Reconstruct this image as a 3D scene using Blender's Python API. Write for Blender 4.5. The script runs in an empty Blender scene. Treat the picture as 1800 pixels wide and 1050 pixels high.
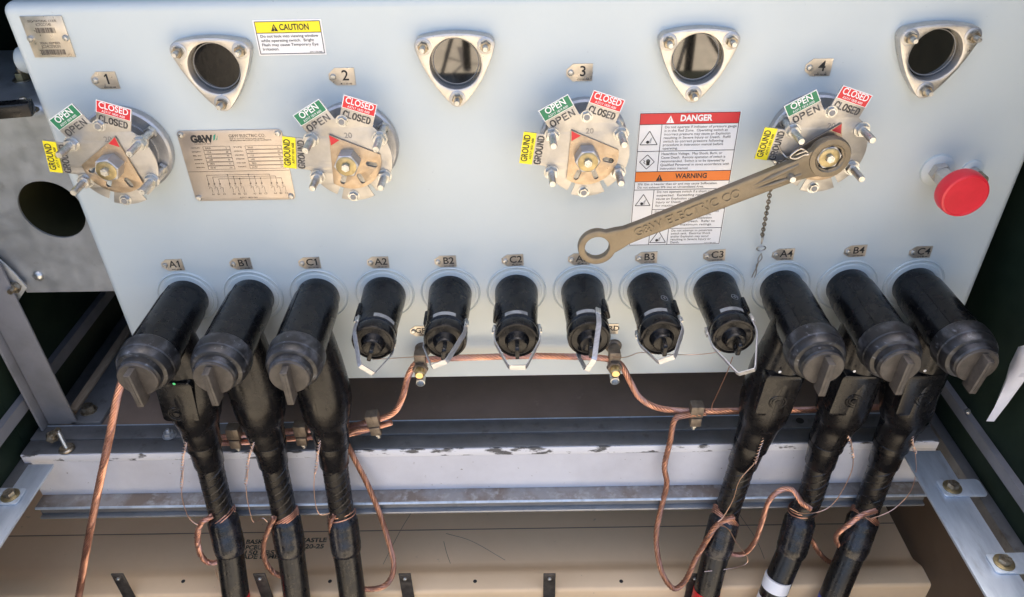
import bpy, bmesh, math, random
from mathutils import Matrix, Vector
random.seed(7)
PI = math.pi
scene = bpy.context.scene
col = scene.collection

# ------------------------------------------------------------------ camera, sky, sun, exposure
CAM = Vector((-0.0387, -1.1213, 1.7044))
_y, _p, _r, FPX = -8.49394343e-03, 6.13137320e-01, -2.18229504e-02, 1313.1
_cy, _sy, _cp, _sp = math.cos(_y), math.sin(_y), math.cos(_p), math.sin(_p)
FW = Vector((_sy*_cp, _cy*_cp, -_sp)); _rt = Vector((_cy, -_sy, 0)); _up = _rt.cross(FW)
RT = _rt*math.cos(_r) + _up*math.sin(_r); UP = _up*math.cos(_r) - _rt*math.sin(_r)
cam_data = bpy.data.cameras.new('camera'); cam = bpy.data.objects.new('camera', cam_data); col.objects.link(cam)
cam_data.sensor_width = 36; cam_data.lens = FPX/1800*36; cam_data.clip_start = .02; cam_data.clip_end = 400
m = Matrix((RT, UP, -FW)).transposed().to_4x4(); m.translation = CAM
cam.matrix_world = m
scene.camera = cam

SUN_EL, SUN_AZ = math.radians(70), math.radians(8)      # the sun stands behind the cabinet
world = bpy.data.worlds.new('World'); scene.world = world; world.use_nodes = True
wn = world.node_tree.nodes; wl = world.node_tree.links
bg = wn['Background']; sky = wn.new('ShaderNodeTexSky'); sky.sky_type = 'NISHITA'; sky.sun_disc = False
sky.sun_elevation = SUN_EL; sky.sun_rotation = SUN_AZ; sky.dust_density = 5.0; sky.air_density = .75; sky.ozone_density = .8
wl.new(sky.outputs['Color'], bg.inputs['Color']); bg.inputs['Strength'].default_value = .15
sd = bpy.data.lights.new('sun', 'SUN'); sd.energy = 5.0; sd.angle = math.radians(.5); sd.color = (1, .95, .87)
sun = bpy.data.objects.new('sun', sd); col.objects.link(sun)
_d = Vector((math.sin(SUN_AZ)*math.cos(SUN_EL), math.cos(SUN_AZ)*math.cos(SUN_EL), math.sin(SUN_EL)))
sun.rotation_euler = _d.to_track_quat('Z', 'Y').to_euler(); sun.location = (0, 4, 5)
scene.view_settings.view_transform = 'Standard'; scene.view_settings.look = 'None'
scene.view_settings.exposure = 1.98; scene.view_settings.gamma = 1; scene.view_settings.use_curve_mapping = False

# ------------------------------------------------------------------ measuring helpers: where a sight line meets a real plane
def ray(px, py): return RT*((px-900)/FPX) - UP*((py-525)/FPX) + FW
def PY(px, py, y=0.0):
    d = ray(px, py); return CAM + d*((y-CAM.y)/d.y)
def PZ(px, py, z):
    d = ray(px, py); return CAM + d*((z-CAM.z)/d.z)
def PX(px, py, x):
    d = ray(px, py); return CAM + d*((x-CAM.x)/d.x)

# ------------------------------------------------------------------ materials
def mat(name, c, rough=.5, metal=0.0, c2=None, scale=12, lo=.4, hi=.6, detail=6, bump=0, bscale=150, rvar=.0,
        ior=None, stretch=None, c3=None, scale3=60, lo3=.6, hi3=.7, aniso=None, sheen=None):
    M = bpy.data.materials.new(name); M.use_nodes = True
    n, l = M.node_tree.nodes, M.node_tree.links
    b = n['Principled BSDF']
    b.inputs['Base Color'].default_value = (*c, 1); b.inputs['Roughness'].default_value = rough; b.inputs['Metallic'].default_value = metal
    if ior: b.inputs['IOR'].default_value = ior
    tc = n.new('ShaderNodeTexCoord'); mp = n.new('ShaderNodeMapping'); l.new(tc.outputs['Object'], mp.inputs['Vector'])
    oi = n.new('ShaderNodeObjectInfo'); ml = n.new('ShaderNodeMath'); ml.operation = 'MULTIPLY'; ml.inputs[1].default_value = 17
    l.new(oi.outputs['Random'], ml.inputs[0]); l.new(ml.outputs[0], mp.inputs['Location'])
    if stretch: mp.inputs['Scale'].default_value = stretch
    def noise(s, d=detail):
        t = n.new('ShaderNodeTexNoise'); t.inputs['Scale'].default_value = s; t.inputs['Detail'].default_value = d
        t.inputs['Roughness'].default_value = .62
        l.new(mp.outputs['Vector'], t.inputs['Vector']); return t.outputs['Fac']
    def ramp(f, a, bb):
        r = n.new('ShaderNodeMapRange'); r.inputs['From Min'].default_value = a; r.inputs['From Max'].default_value = bb
        l.new(f, r.inputs['Value']); return r.outputs['Result']
    def mix(f, a, bcol):
        x = n.new('ShaderNodeMix'); x.data_type = 'RGBA'; l.new(f, x.inputs['Factor'])
        if isinstance(a, tuple): x.inputs['A'].default_value = (*a, 1)
        else: l.new(a, x.inputs['A'])
        x.inputs['B'].default_value = (*bcol, 1); return x.outputs['Result']
    out = c
    if c2:
        f = ramp(noise(scale), lo, hi); out = mix(f, out, c2)
    if c3:
        g = ramp(noise(scale3, 4), lo3, hi3); out = mix(g, out, c3)
    if not isinstance(out, tuple): l.new(out, b.inputs['Base Color'])
    if rvar:
        r = n.new('ShaderNodeMapRange'); r.inputs['From Min'].default_value = .3; r.inputs['From Max'].default_value = .7
        r.inputs['To Min'].default_value = max(.03, rough-rvar); r.inputs['To Max'].default_value = min(1, rough+rvar)
        l.new(noise(scale*2.3), r.inputs['Value']); l.new(r.outputs['Result'], b.inputs['Roughness'])
    if bump:
        bp = n.new('ShaderNodeBump'); bp.inputs['Strength'].default_value = bump; bp.inputs['Distance'].default_value = .002
        l.new(noise(bscale, 3), bp.inputs['Height']); l.new(bp.outputs['Normal'], b.inputs['Normal'])
    return M

TANKP = mat('tank_paint', (.548, .60, .592), .42, c2=(.52, .572, .565), scale=5, lo=.35, hi=.75, bump=.06, bscale=60, rvar=.06, c3=(.44, .47, .47), scale3=130, lo3=.68, hi3=.75)
CAST = mat('cast_aluminium', (.62, .60, .57), .36, .9, c2=(.50, .48, .45), scale=60, lo=.35, hi=.7, bump=.25, bscale=700, rvar=.1)
CAST_D = mat('cast_aluminium_grey', (.50, .50, .50), .42, .75, c2=(.42, .42, .42), scale=60, bump=.2, bscale=500)
PLATE = mat('satin_stainless', (.47, .455, .43), .42, .8, c2=(.38, .365, .34), scale=35, lo=.35, hi=.7, rvar=.09, bump=.05, bscale=500)
POINT = mat('pointer_stainless', (.46, .375, .28), .36, .85, c2=(.36, .275, .195), scale=90, lo=.3, hi=.7, rvar=.1, bump=.1, bscale=900)
ZINC = mat('zinc_bolt', (.60, .60, .59), .33, .9, c2=(.46, .46, .43), scale=120, rvar=.1)
ZINC_W = mat('weathered_bolt', (.42, .38, .30), .36, .9, c2=(.25, .20, .14), scale=150, rvar=.1)
BRASS = mat('olive_brass', (.42, .35, .20), .4, .9, c2=(.30, .25, .14), scale=80, rvar=.1)
BRASS_Y = mat('yellow_brass', (.75, .58, .30), .3, 1.0, c2=(.6, .45, .22), scale=80)
BRONZE = mat('aged_bronze', (.235, .195, .135), .45, .55, c2=(.175, .143, .098), scale=30, lo=.3, hi=.7, bump=.25, bscale=500, rvar=.08)
ALU = mat('bail_aluminium', (.56, .56, .57), .45, .8, c2=(.44, .44, .45), scale=60, rvar=.1, stretch=(1, 1, 6))
TAGM = mat('tag_stainless', (.62, .58, .52), .34, .85, c2=(.50, .45, .38), scale=40, lo=.35, hi=.7, rvar=.1)
NAMEP = mat('nameplate_metal', (.62, .545, .47), .40, .65, c2=(.52, .44, .36), scale=14, lo=.35, hi=.7, rvar=.1)
RUBBER = mat('black_rubber', (.0035, .0035, .004), .26, ior=1.38, c2=(.008, .008, .009), scale=20, lo=.35, hi=.65, rvar=.10, bump=.025, bscale=220, c3=(.05, .05, .052), scale3=55, lo3=.69, hi3=.8)
DUSTY = mat('scuffed_rubber', (.010, .0105, .012), .42, c2=(.075, .079, .09), scale=26, lo=.50, hi=.72, rvar=.1, bump=.1, bscale=200, stretch=(1, 1, 2.2), c3=(.15, .16, .18), scale3=70, lo3=.62, hi3=.74)
KNOBM = mat('moulded_knob', (.040, .034, .029), .5, c2=(.065, .056, .047), scale=60, rvar=.1, bump=.1, bscale=500)
JACKET = mat('cable_jacket', (.005, .005, .0055), .3, c2=(.010, .010, .010), scale=30, rvar=.1, bump=.1, bscale=120)
TAPE = mat('electrical_tape', (.006, .006, .007), .26, c2=(.02, .02, .024), scale=30, rvar=.08, bump=.3, bscale=60)
COPPER = mat('bright_copper', (.74, .44, .34), .42, .92, c2=(.52, .265, .185), scale=40, lo=.3, hi=.7, rvar=.08)
COPPER_D = mat('aged_copper', (.52, .29, .21), .45, .92, c2=(.30, .155, .105), scale=30, lo=.3, hi=.7, rvar=.08)
WIREM = mat('tinned_wire', (.72, .50, .40), .35, 1.0)
CLAMPM = mat('bronze_clamp', (.20, .165, .13), .45, .5, c2=(.13, .105, .08), scale=60, bump=.2, bscale=400)
GALV = mat('galvanised_steel', (.40, .42, .44), .46, .75, c2=(.52, .55, .58), scale=16, lo=.35, hi=.7, rvar=.12, bump=.08, bscale=80, c3=(.28, .28, .27), scale3=25, lo3=.6, hi3=.8)
GALV_B = mat('galvanised_strip', (.48, .55, .62), .42, .55, c2=(.62, .69, .76), scale=9, lo=.42, hi=.62, rvar=.12, stretch=(3, .6, 1), c3=(.34, .38, .42), scale3=22, lo3=.55, hi3=.8)
GALV_D = mat('dull_steel', (.17, .175, .18), .5, .6, c2=(.24, .245, .25), scale=14, lo=.35, hi=.7, rvar=.1, c3=(.1, .09, .08), scale3=30, lo3=.6, hi3=.8)
GREYP = mat('grey_primer', (.19, .19, .20), .5, c2=(.15, .15, .155), scale=10, rvar=.1)
WEB = mat('chalky_white_paint', (.58, .59, .63), .6, c2=(.48, .48, .51), scale=6, lo=.4, hi=.7, bump=.15, bscale=90, c3=(.16, .14, .12), scale3=95, lo3=.67, hi3=.72)
OVER = mat('flaking_white_edge', (.66, .67, .70), .7, c2=(.10, .10, .10), scale=60, lo=.54, hi=.60, stretch=(.35, 1, 1), bump=.3, bscale=90)
LEDGE = mat('dirty_galvanised', (.34, .32, .30), .6, .25, c2=(.24, .19, .15), scale=12, lo=.45, hi=.62, c3=(.45, .43, .40), scale3=50, lo3=.52, hi3=.7, bump=.2, bscale=120)
BROWNP = mat('brown_floor_paint', (.24, .18, .14), .55, c2=(.19, .14, .105), scale=9, lo=.35, hi=.7, rvar=.1, c3=(.30, .235, .19), scale3=40, lo3=.66, hi3=.8)
TAN = mat('tan_fibreglass', (.83, .605, .365), .6, ior=1.35, c2=(.75, .54, .32), scale=4, lo=.35, hi=.7, rvar=.1, c3=(.45, .34, .24), scale3=60, lo3=.70, hi3=.78)
BROWNW = mat('brown_pad_wall', (.10, .066, .04), .6, c2=(.085, .055, .033), scale=8)
GREEN = mat('dark_green_enamel', (.008, .016, .010), .5, ior=1.25, c2=(.016, .027, .018), scale=5, rvar=.08)
OLIVE = mat('dark_olive_enamel', (.022, .022, .010), .5, ior=1.3, c2=(.03, .028, .013), scale=8)
WOOD = mat('pale_batten', (.42, .32, .22), .6, c2=(.34, .25, .17), scale=25, stretch=(8, 1, 8))
DIRT = mat('tan_dirt', (.40, .345, .255), .9, c2=(.33, .28, .205), scale=3, c3=(.5, .4, .3), scale3=20, lo3=.5, hi3=.7, bump=.5, bscale=20)
GLASS = mat('dark_window_glass', (.004, .004, .004), .03, ior=2.1)
GASKET = mat('grey_gasket', (.22, .22, .22), .4)
BLACK = mat('black_print', (.02, .02, .02), .6)
GREYPR = mat('grey_print', (.13, .12, .11), .6)
FAINT = mat('faint_etch', (.26, .25, .235), .5, .4)
ETCH = mat('etched_dark', (.10, .085, .07), .6)
STENCIL = mat('stencil_paint', (.085, .083, .08), .7, c2=(.22, .21, .20), scale=160, lo=.45, hi=.7)
GSTENC = mat('faded_green_stencil', (.035, .045, .03), .7, c2=(.30, .24, .17), scale=70, lo=.46, hi=.60)
WHITE = mat('white_vinyl', (.80, .80, .79), .4)
RED = mat('red_vinyl', (.62, .02, .03), .4); GRN = mat('green_vinyl', (.015, .19, .085), .4)
YEL = mat('yellow_vinyl', (.86, .72, .02), .4); ORG = mat('orange_vinyl', (.80, .19, .02), .4)
REDCAP = mat('red_plastic', (.66, .022, .04), .38, c2=(.58, .018, .032), scale=20, bump=.04, bscale=80)
REDT = mat('red_tape', (.6, .02, .02), .4); WHT = mat('white_tape', (.8, .8, .8), .4); BLUT = mat('blue_tape', (.02, .06, .4), .4)
LEAF = mat('green_leaf', (.02, .28, .18), .5)
DOT = mat('green_dot', (.1, .75, .25), .5); DOTW = mat('white_dot', (.75, .75, .75), .5)
BAGM = mat('white_sheeting', (.75, .75, .80), .4, bump=.3, bscale=30)
STEELW = mat('bright_steel_wire', (.45, .43, .40), .35, 1.0)
CHAINM = mat('dull_chain', (.24, .21, .16), .4, .9)
BANDG = mat('grey_band_print', (.30, .30, .29), .45, c2=(.16, .16, .16), scale=70, lo=.45, hi=.65)
SOIL = mat('dark_pit_soil', (.03, .024, .018), .9, c2=(.05, .04, .03), scale=12, bump=.5, bscale=30)

# ------------------------------------------------------------------ mesh building
FACE = Matrix(((1, 0, 0, 0), (0, 0, -1, 0), (0, 1, 0, 0), (0, 0, 0, 1)))    # (u, v, out) on the panel -> x, -y, z
I4 = Matrix.Identity(4)
def T(x, y, z): return Matrix.Translation((x, y, z))
def F(u=0, v=0, w=0, rot=0): return FACE @ T(u, v, w) @ Matrix.Rotation(rot, 4, 'Z')

def smooth_path(pts, n=8):
    pts = [Vector(p) for p in pts]
    if len(pts) < 3: return [pts[0].lerp(pts[-1], i/n) for i in range(n+1)]
    out = []
    for i in range(len(pts)-1):
        p0 = pts[i-1] if i else pts[0]*2-pts[1]; p1, p2 = pts[i], pts[i+1]
        p3 = pts[i+2] if i+2 < len(pts) else pts[-1]*2-pts[-2]
        for k in range(n):
            t = k/n
            out.append(.5*((2*p1)+(p2-p0)*t+(2*p0-5*p1+4*p2-p3)*t*t+(3*p1-p0-3*p2+p3)*t**3))
    out.append(pts[-1]); return out
def frames(path):
    n = len(path); tang = [(path[min(i+1, n-1)]-path[max(i-1, 0)]).normalized() for i in range(n)]
    a = Vector((0, 0, 1)) if abs(tang[0].z) < .9 else Vector((1, 0, 0))
    u = (a-tang[0]*a.dot(tang[0])).normalized(); fr = []
    for i in range(n):
        u = (u-tang[i]*u.dot(tang[i])).normalized(); fr.append((u, tang[i].cross(u)))
    return fr

class MB:
    def __init__(s): s.bm = bmesh.new()
    def mesh(s, me, M=I4, dist=1e-6):
        b = bmesh.new(); b.from_mesh(me); bmesh.ops.remove_doubles(b, verts=b.verts, dist=dist)
        vs = [s.bm.verts.new(M @ v.co) for v in b.verts]; b.verts.index_update()
        for f in b.faces:
            try: s.bm.faces.new([vs[v.index] for v in f.verts])
            except ValueError: pass
        b.free(); return s
    def plate(s, outer, holes=(), t=.002, M=I4, bevel=0.0, zc=0):
        cu = bpy.data.curves.new('tmp', 'CURVE'); cu.dimensions = '2D'; cu.fill_mode = 'BOTH'
        cu.extrude = max(t/2-bevel, 1e-5); cu.bevel_depth = bevel; cu.bevel_resolution = 1; cu.offset = -bevel
        for loop in [outer]+list(holes):
            sp = cu.splines.new('POLY'); sp.points.add(len(loop)-1); sp.use_cyclic_u = True
            for p, q in zip(sp.points, loop): p.co = (q[0], q[1], 0, 1)
        o = bpy.data.objects.new('tmp', cu); me = bpy.data.meshes.new_from_object(o)
        s.mesh(me, M @ T(0, 0, zc+t/2)); bpy.data.objects.remove(o); bpy.data.meshes.remove(me); bpy.data.curves.remove(cu); return s
    def text(s, body, h, M=I4, w=None, ext=.0002, align='CENTER', bold=0.0, shear=0, flag=False):
        cu = bpy.data.curves.new('tmp', 'FONT'); cu.body = body; cu.size = 1; cu.align_x = align; cu.align_y = 'CENTER'
        cu.resolution_u = 3; cu.extrude = .001; cu.offset = bold; cu.shear = shear
        o = bpy.data.objects.new('tmp', cu); me = bpy.data.meshes.new_from_object(o)
        k = h/.70; kx = k
        if len(me.vertices):
            xs = [v.co.x for v in me.vertices]; ww = max(xs)-min(xs)
            if w: kx = w/ww
        s.mesh(me, M @ T(0, 0, ext/2) @ Matrix.Diagonal((kx, k, ext/.002, 1)), dist=1e-5)
        if flag and body.endswith('1'):
            xm = max(xs)*kx-.11*h; yt = max(v.co.y for v in me.vertices)*k
            s.plate([(xm, yt), (xm-.24*h, yt-.20*h), (xm-.24*h, yt-.33*h), (xm, yt-.17*h)], (), ext, M)
        bpy.data.objects.remove(o); bpy.data.meshes.remove(me); bpy.data.curves.remove(cu); return s
    def lathe(s, prof, M=I4, n=32, cap0=False, cap1=True, a0=0, a1=2*PI):
        full = abs(a1-a0-2*PI) < 1e-6; m = n if full else n+1; rings = []
        for r, h in prof:
            rings.append([s.bm.verts.new(M @ Vector((r*math.cos(a0+(a1-a0)*i/n), r*math.sin(a0+(a1-a0)*i/n), h))) for i in range(m)])
        for a, b in zip(rings, rings[1:]):
            for i in range(m if full else m-1):
                j = (i+1) % m; s.bm.faces.new((a[i], a[j], b[j], b[i]))
        if full and cap1: s.bm.faces.new(rings[-1])
        if full and cap0: s.bm.faces.new(list(reversed(rings[0])))
        return s
    def hexa(s, r, h, M=I4, ch=.12):
        rr = r*.93; c = r*ch
        return s.lathe([(r, 0), (r, h-c), (rr, h)], M, 6, cap0=True)
    def box(s, a, b, M=I4, bev=0.0, seg=2):
        vs = bmesh.ops.create_cube(s.bm, size=1)['verts']
        c = [(a[i]+b[i])/2 for i in range(3)]; d = [abs(b[i]-a[i]) for i in range(3)]
        for v in vs: v.co = Vector((c[0]+v.co.x*d[0], c[1]+v.co.y*d[1], c[2]+v.co.z*d[2]))
        if bev:
            es = list({e for v in vs for e in v.link_edges})
            r = bmesh.ops.bevel(s.bm, geom=es, offset=bev, segments=seg, profile=.5, affect='EDGES')
            vs = list({v for f in r['faces'] for v in f.verts} | {v for v in vs if v.is_valid})
            seen = set(vs); st = list(vs)
            while st:
                v = st.pop()
                for e in v.link_edges:
                    o = e.other_vert(v)
                    if o not in seen: seen.add(o); st.append(o)
            vs = list(seen)
        for v in vs: v.co = M @ v.co
        return s
    def tube(s, path, r, n=12, caps=True):
        path = [Vector(p) for p in path]; fr = frames(path); rings = []
        for i, p in enumerate(path):
            rr = r[i] if isinstance(r, (list, tuple)) else r; u, v = fr[i]
            rings.append([s.bm.verts.new(p+(u*math.cos(2*PI*k/n)+v*math.sin(2*PI*k/n))*rr) for k in range(n)])
        for a, b in zip(rings, rings[1:]):
            for k in range(n): s.bm.faces.new((a[k], a[(k+1) % n], b[(k+1) % n], b[k]))
        if caps: s.bm.faces.new(list(reversed(rings[0]))); s.bm.faces.new(rings[-1])
        return s
    def rope(s, path, R, strands=7, lay=.05, n=6, loose=0.0):
        path = resample(path, max(lay/10, .003)); fr = frames(path); q = math.sin(PI/strands); rs = R*q/(1+q); off = R-rs; L = 0
        ds = [0]
        for a, b in zip(path, path[1:]): L += (b-a).length; ds.append(L)
        for k in range(strands):
            ph = 2*PI*k/strands; jig = random.uniform(-1, 1)*loose
            s.tube([p+(fr[i][0]*math.cos(ph+ds[i]/lay*2*PI)+fr[i][1]*math.sin(ph+ds[i]/lay*2*PI))*off*(1+jig*math.sin(ds[i]*37+k)) for i, p in enumerate(path)], rs*1.03, n)
        s.tube(path, off*.8, n); return s
    def ring(s, R, r, M=I4, n=24, k=8, sx=1, sy=1):
        path = [Vector((R*math.cos(2*PI*i/n)*sx, R*math.sin(2*PI*i/n)*sy, 0)) for i in range(n)]; rows = []
        for i, p in enumerate(path):
            t = (path[(i+1) % n]-path[i-1]).normalized(); u = t.cross(Vector((0, 0, 1)))
            rows.append([s.bm.verts.new(M @ (p+u*math.cos(2*PI*j/k)*r+Vector((0, 0, 1))*math.sin(2*PI*j/k)*r)) for j in range(k)])
        for i in range(n):
            a, b = rows[i], rows[(i+1) % n]
            for j in range(k): s.bm.faces.new((a[j], a[(j+1) % k], b[(j+1) % k], b[j]))
        return s
    def strip(s, pts, w_dir, w, t):
        """a bent flat strip: centre line pts, width w along w_dir, thickness t"""
        pts = [Vector(p) for p in pts]; wd = Vector(w_dir).normalized(); rows = []
        for i, p in enumerate(pts):
            tg = (pts[min(i+1, len(pts)-1)]-pts[max(i-1, 0)]).normalized(); nn = tg.cross(wd).normalized()
            rows.append([s.bm.verts.new(p+wd*a*w/2+nn*b*t/2) for a, b in ((-1, -1), (1, -1), (1, 1), (-1, 1))])
        for a, b in zip(rows, rows[1:]):
            for k in range(4): s.bm.faces.new((a[k], a[(k+1) % 4], b[(k+1) % 4], b[k]))
        s.bm.faces.new(list(reversed(rows[0]))); s.bm.faces.new(rows[-1]); return s
    def build(s, name, m, parent=None, sharp=32, flat=False, loc=None):
        bmesh.ops.recalc_face_normals(s.bm, faces=s.bm.faces)
        me = bpy.data.meshes.new(name)
        for f in s.bm.faces: f.smooth = not flat
        ca = math.radians(sharp)
        for e in s.bm.edges:
            if len(e.link_faces) == 2: e.smooth = e.calc_face_angle(0) < ca
        s.bm.to_mesh(me); s.bm.free(); me.materials.append(m)
        o = bpy.data.objects.new(name, me); col.objects.link(o)
        if parent: o.parent = parent
        if loc: o.location = loc
        return o
def resample(path, step):
    path = [Vector(p) for p in path]; out = [path[0]]; acc = 0
    for a, b in zip(path, path[1:]):
        L = (b-a).length
        while acc+step <= L:
            acc += step; out.append(a.lerp(b, acc/L))
        acc -= L
    out.append(path[-1]); return out
def tag(o, label, cat, group=None, kind=None):
    if label: o['label'] = label
    if cat: o['category'] = cat
    if group: o['group'] = group
    if kind: o['kind'] = kind
    return o
def thing(name, label, cat, loc=(0, 0, 0), group=None):
    o = bpy.data.objects.new(name, None); o.empty_display_size = .02; col.objects.link(o); o.location = loc
    return tag(o, label, cat, group)
def dup(root, loc, label):
    def cp(o, par):
        c = o.copy(); col.objects.link(c); c.parent = par
        for ch in o.children: cp(ch, c)
        return c
    r = cp(root, None); r.location = loc; r['label'] = label; return r
def circle(r, n=40, c=(0, 0), a0=0): return [(c[0]+r*math.cos(a0+2*PI*i/n), c[1]+r*math.sin(a0+2*PI*i/n)) for i in range(n)]
def rrect(x0, y0, x1, y1, r=.002, n=5):
    o = []
    for cx, cy, a in ((x1-r, y1-r, 0), (x0+r, y1-r, 90), (x0+r, y0+r, 180), (x1-r, y0+r, 270)):
        for i in range(n+1):
            t = math.radians(a+90*i/n); o.append((cx+r*math.cos(t), cy+r*math.sin(t)))
    return o
def rect(x0, y0, x1, y1): return [(x0, y0), (x1, y0), (x1, y1), (x0, y1)]
def stadium(cx, cy, L, w, ang, n=8):
    o = []
    for sgn, b in ((1, -PI/2), (-1, PI/2)):
        for i in range(n+1):
            t = b+PI*i/n; o.append((sgn*(L-w)/2+w/2*math.cos(t), w/2*math.sin(t)))
    return [(cx+x*math.cos(ang)-y*math.sin(ang), cy+x*math.sin(ang)+y*math.cos(ang)) for x, y in o]
def lines(mb, segs, w, M, t=.0002):
    for (x0, y0), (x1, y1) in segs:
        d = Vector((x1-x0, y1-y0)); d.normalize(); nx, ny = -d.y*w/2, d.x*w/2
        mb.plate([(x0+nx, y0+ny), (x0-nx, y0-ny), (x1-nx, y1-ny), (x1+nx, y1+ny)], (), t, M)
    return mb

# stencil alphabet: strokes with bridges, on a 0..1 x 0..1 cell
ST = {'O': [[(.42, 0), (.15, .1), (0, .35), (0, .65), (.15, .9), (.42, 1)], [(.58, 1), (.85, .9), (1, .65), (1, .35), (.85, .1), (.58, 0)]],
      'P': [[(.05, 0), (.05, 1)], [(.22, 1), (.8, .95), (.95, .75), (.8, .52), (.22, .48)]],
      'E': [[(.05, 0), (.05, 1)], [(.22, 1), (1, 1)], [(.22, .52), (.85, .52)], [(.22, 0), (1, 0)]],
      'N': [[(.05, 0), (.05, 1)], [(.18, .9), (.85, .1)], [(.97, 0), (.97, 1)]],
      'C': [[(1, .8), (.8, .97), (.58, 1)], [(.42, 1), (.12, .88), (0, .6), (0, .4), (.12, .12), (.42, 0)], [(.58, 0), (.8, .03), (1, .2)]],
      'L': [[(.05, 0), (.05, 1)], [(.22, 0), (.95, 0)]],
      'S': [[(.95, .82), (.75, 1), (.58, 1)], [(.42, 1), (.12, .95), (.02, .75), (.2, .56), (.8, .44), (.98, .25), (.85, .05), (.58, 0)], [(.42, 0), (.2, .02), (.02, .2)]],
      'D': [[(.05, 0), (.05, 1)], [(.22, 1), (.75, .93), (.97, .65), (.97, .35), (.75, .07), (.22, 0)]],
      'G': [[(1, .8), (.8, .97), (.58, 1)], [(.42, 1), (.12, .88), (0, .6), (0, .4), (.12, .12), (.42, 0)], [(.58, 0), (.95, .08), (1, .42), (.62, .42)]],
      'R': [[(.05, 0), (.05, 1)], [(.22, 1), (.8, .95), (.95, .75), (.8, .52), (.22, .48)], [(.45, .4), (1, 0)]],
      'U': [[(.05, 1), (.05, .3), (.2, .05), (.42, 0)], [(.58, 0), (.8, .05), (.95, .3), (.95, 1)]]}
def stencil(mb, word, h, w, M, sw=.0022):
    cw = w/len(word)
    for i, ch in enumerate(word):
        for st in ST[ch]:
            pts = [(-w/2+cw*(i+.14)+p[0]*cw*.70, (p[1]-.5)*h) for p in st]
            for a, b in zip(pts, pts[1:]):
                d = Vector((b[0]-a[0], b[1]-a[1])).normalized(); e = d*sw*.3
                lines(mb, [((a[0]-e.x, a[1]-e.y), (b[0]+e.x, b[1]+e.y))], sw, M)
    return mb

# ================================================================== SETTING: ground, cabinet shell, pad, frame
mb = MB(); s = 30
vs = [mb.bm.verts.new(p) for p in ((-s, -s, 0), (s, -s, 0), (s, s, 0), (-s, s, 0))]; mb.bm.faces.new(vs)
tag(mb.build('ground', DIRT), 'bare tan dirt ground around the cabinet', 'ground', kind='structure')

cab = thing('metal_cabinet', 'dark green steel cabinet shell enclosing the pale switch tank', 'cabinet', (0, .5, 0))
WL, WR, BZ = -1.06, .845, 1.66
MB().box((WL-.02, -.62, .536), (WL, -.031, 1.08), T(0, -.5, 0)).box((WL-.02, -.03, .536), (WL, 1.3, BZ), T(0, -.5, 0)).build('side_wall', GREEN, cab)
MB().box((WR, -.58, .02), (WR+.02, 1.3, BZ), T(0, -.5, 0)).build('side_wall', GREEN, cab)
MB().box((WL, 1.28, .02), (WR, 1.30, BZ), T(0, -.5, 0)).build('back_wall', GREEN, cab)
MB().box((WL-.03, -.06, BZ+.003), (WR+.03, 1.33, BZ+.03), T(0, -.5, 0)).build('roof', GREEN, cab)
mw = MB(); a, b = PX(1640, 640, WR), PX(1830, 914, WR); zc = (a.z+b.z)/2
mw.box((WR-.014, -.62, zc-.012), (WR-.001, .06, zc+.012), T(0, -.5, 0)).build('wall_moulding', GREYP, cab)
mw = MB(); mw.box((WR-.024, -.62, .55), (WR-.001, .10, .578), T(0, -.5, 0)).build('wall_angle', GALV_D, cab)
mw = MB(); mw.box((WL+.001, -.62, .655), (WL+.016, 1.0, .682), T(0, -.5, 0)).build('wall_moulding', GREYP, cab)
mw = MB(); mw.box((WL+.001, -.62, .54), (WL+.03, 1.0, .575), T(0, -.5, 0)).build('wall_angle', GALV_D, cab)
p = PX(1703, 724, WR-.014); MB().lathe([(.006, 0), (.006, .003), (.003, .006)], T(p.x, p.y-.5, p.z) @ Matrix.Rotation(-PI/2, 4, 'Y'), 12).build('rivet', ZINC, cab)
# a post of the shell to the right of the tank
MB().box((WR-.03, .10, .80), (WR-.001, .16, BZ), T(0, -.5, 0)).build('corner_post', OLIVE, cab)

door = thing('cabinet_door', 'dark green cabinet door swung open on the left side', 'door', (WL-.02, -.65, 0), 'open cabinet doors')
MB().box((-.80, -.02, .15), (-.01, 0, BZ-.02)).build('door_panel', GREEN, door)
door2 = thing('cabinet_door', 'dark green cabinet door swung open on the right side', 'door', (WR+.02, -.59, 0), 'open cabinet doors')
MB().box((.01, -.02, .15), (.80, 0, BZ-.02)).build('door_panel', GREEN, door2)

# box pad under the cabinet: tan top sheet, rounded lip, brown side wall
pad = thing('box_pad', 'tan fibreglass box pad with faded stencilled lettering below the cables', 'pad', (0, 0, 0))
XT0, XT1, ZT = -1.62, .8425, .24
prof = [(.75, ZT), (-.078, ZT), (-.088, ZT+.0015), (-.100, ZT+.008), (-.112, ZT+.016), (-.119, ZT+.019), (-.126, ZT+.020), (-.158, ZT+.020), (-.163, ZT+.018), (-.165, ZT+.010), (-.165, .03)]
mb = MB(); rows = [[mb.bm.verts.new((x, y, z)) for y, z in prof] for x in (XT0, XT1)]
for i in range(len(prof)-1): mb.bm.faces.new((rows[0][i], rows[1][i], rows[1][i+1], rows[0][i+1]))
mb.build('top_sheet', TAN, pad, sharp=60)
MB().box((XT0, .011, ZT-.002), (XT1, .0132, ZT+.0006)).build('seam', BROWNP, pad)
MB().box((XT1, -.75, .02), (XT1+.03, .75, .54)).build('side_wall', BROWNW, pad)
MB().box((XT0-.03, -.75, .02), (XT0, .75, .52)).build('side_wall', BROWNW, pad)
MB().box((XT0-.03, -.75, .522), (WL-.001, .75, .534)).build('pit_light_cover', BROWNW, pad)  # added cover; keeps ground light from leaking into the pit
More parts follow.
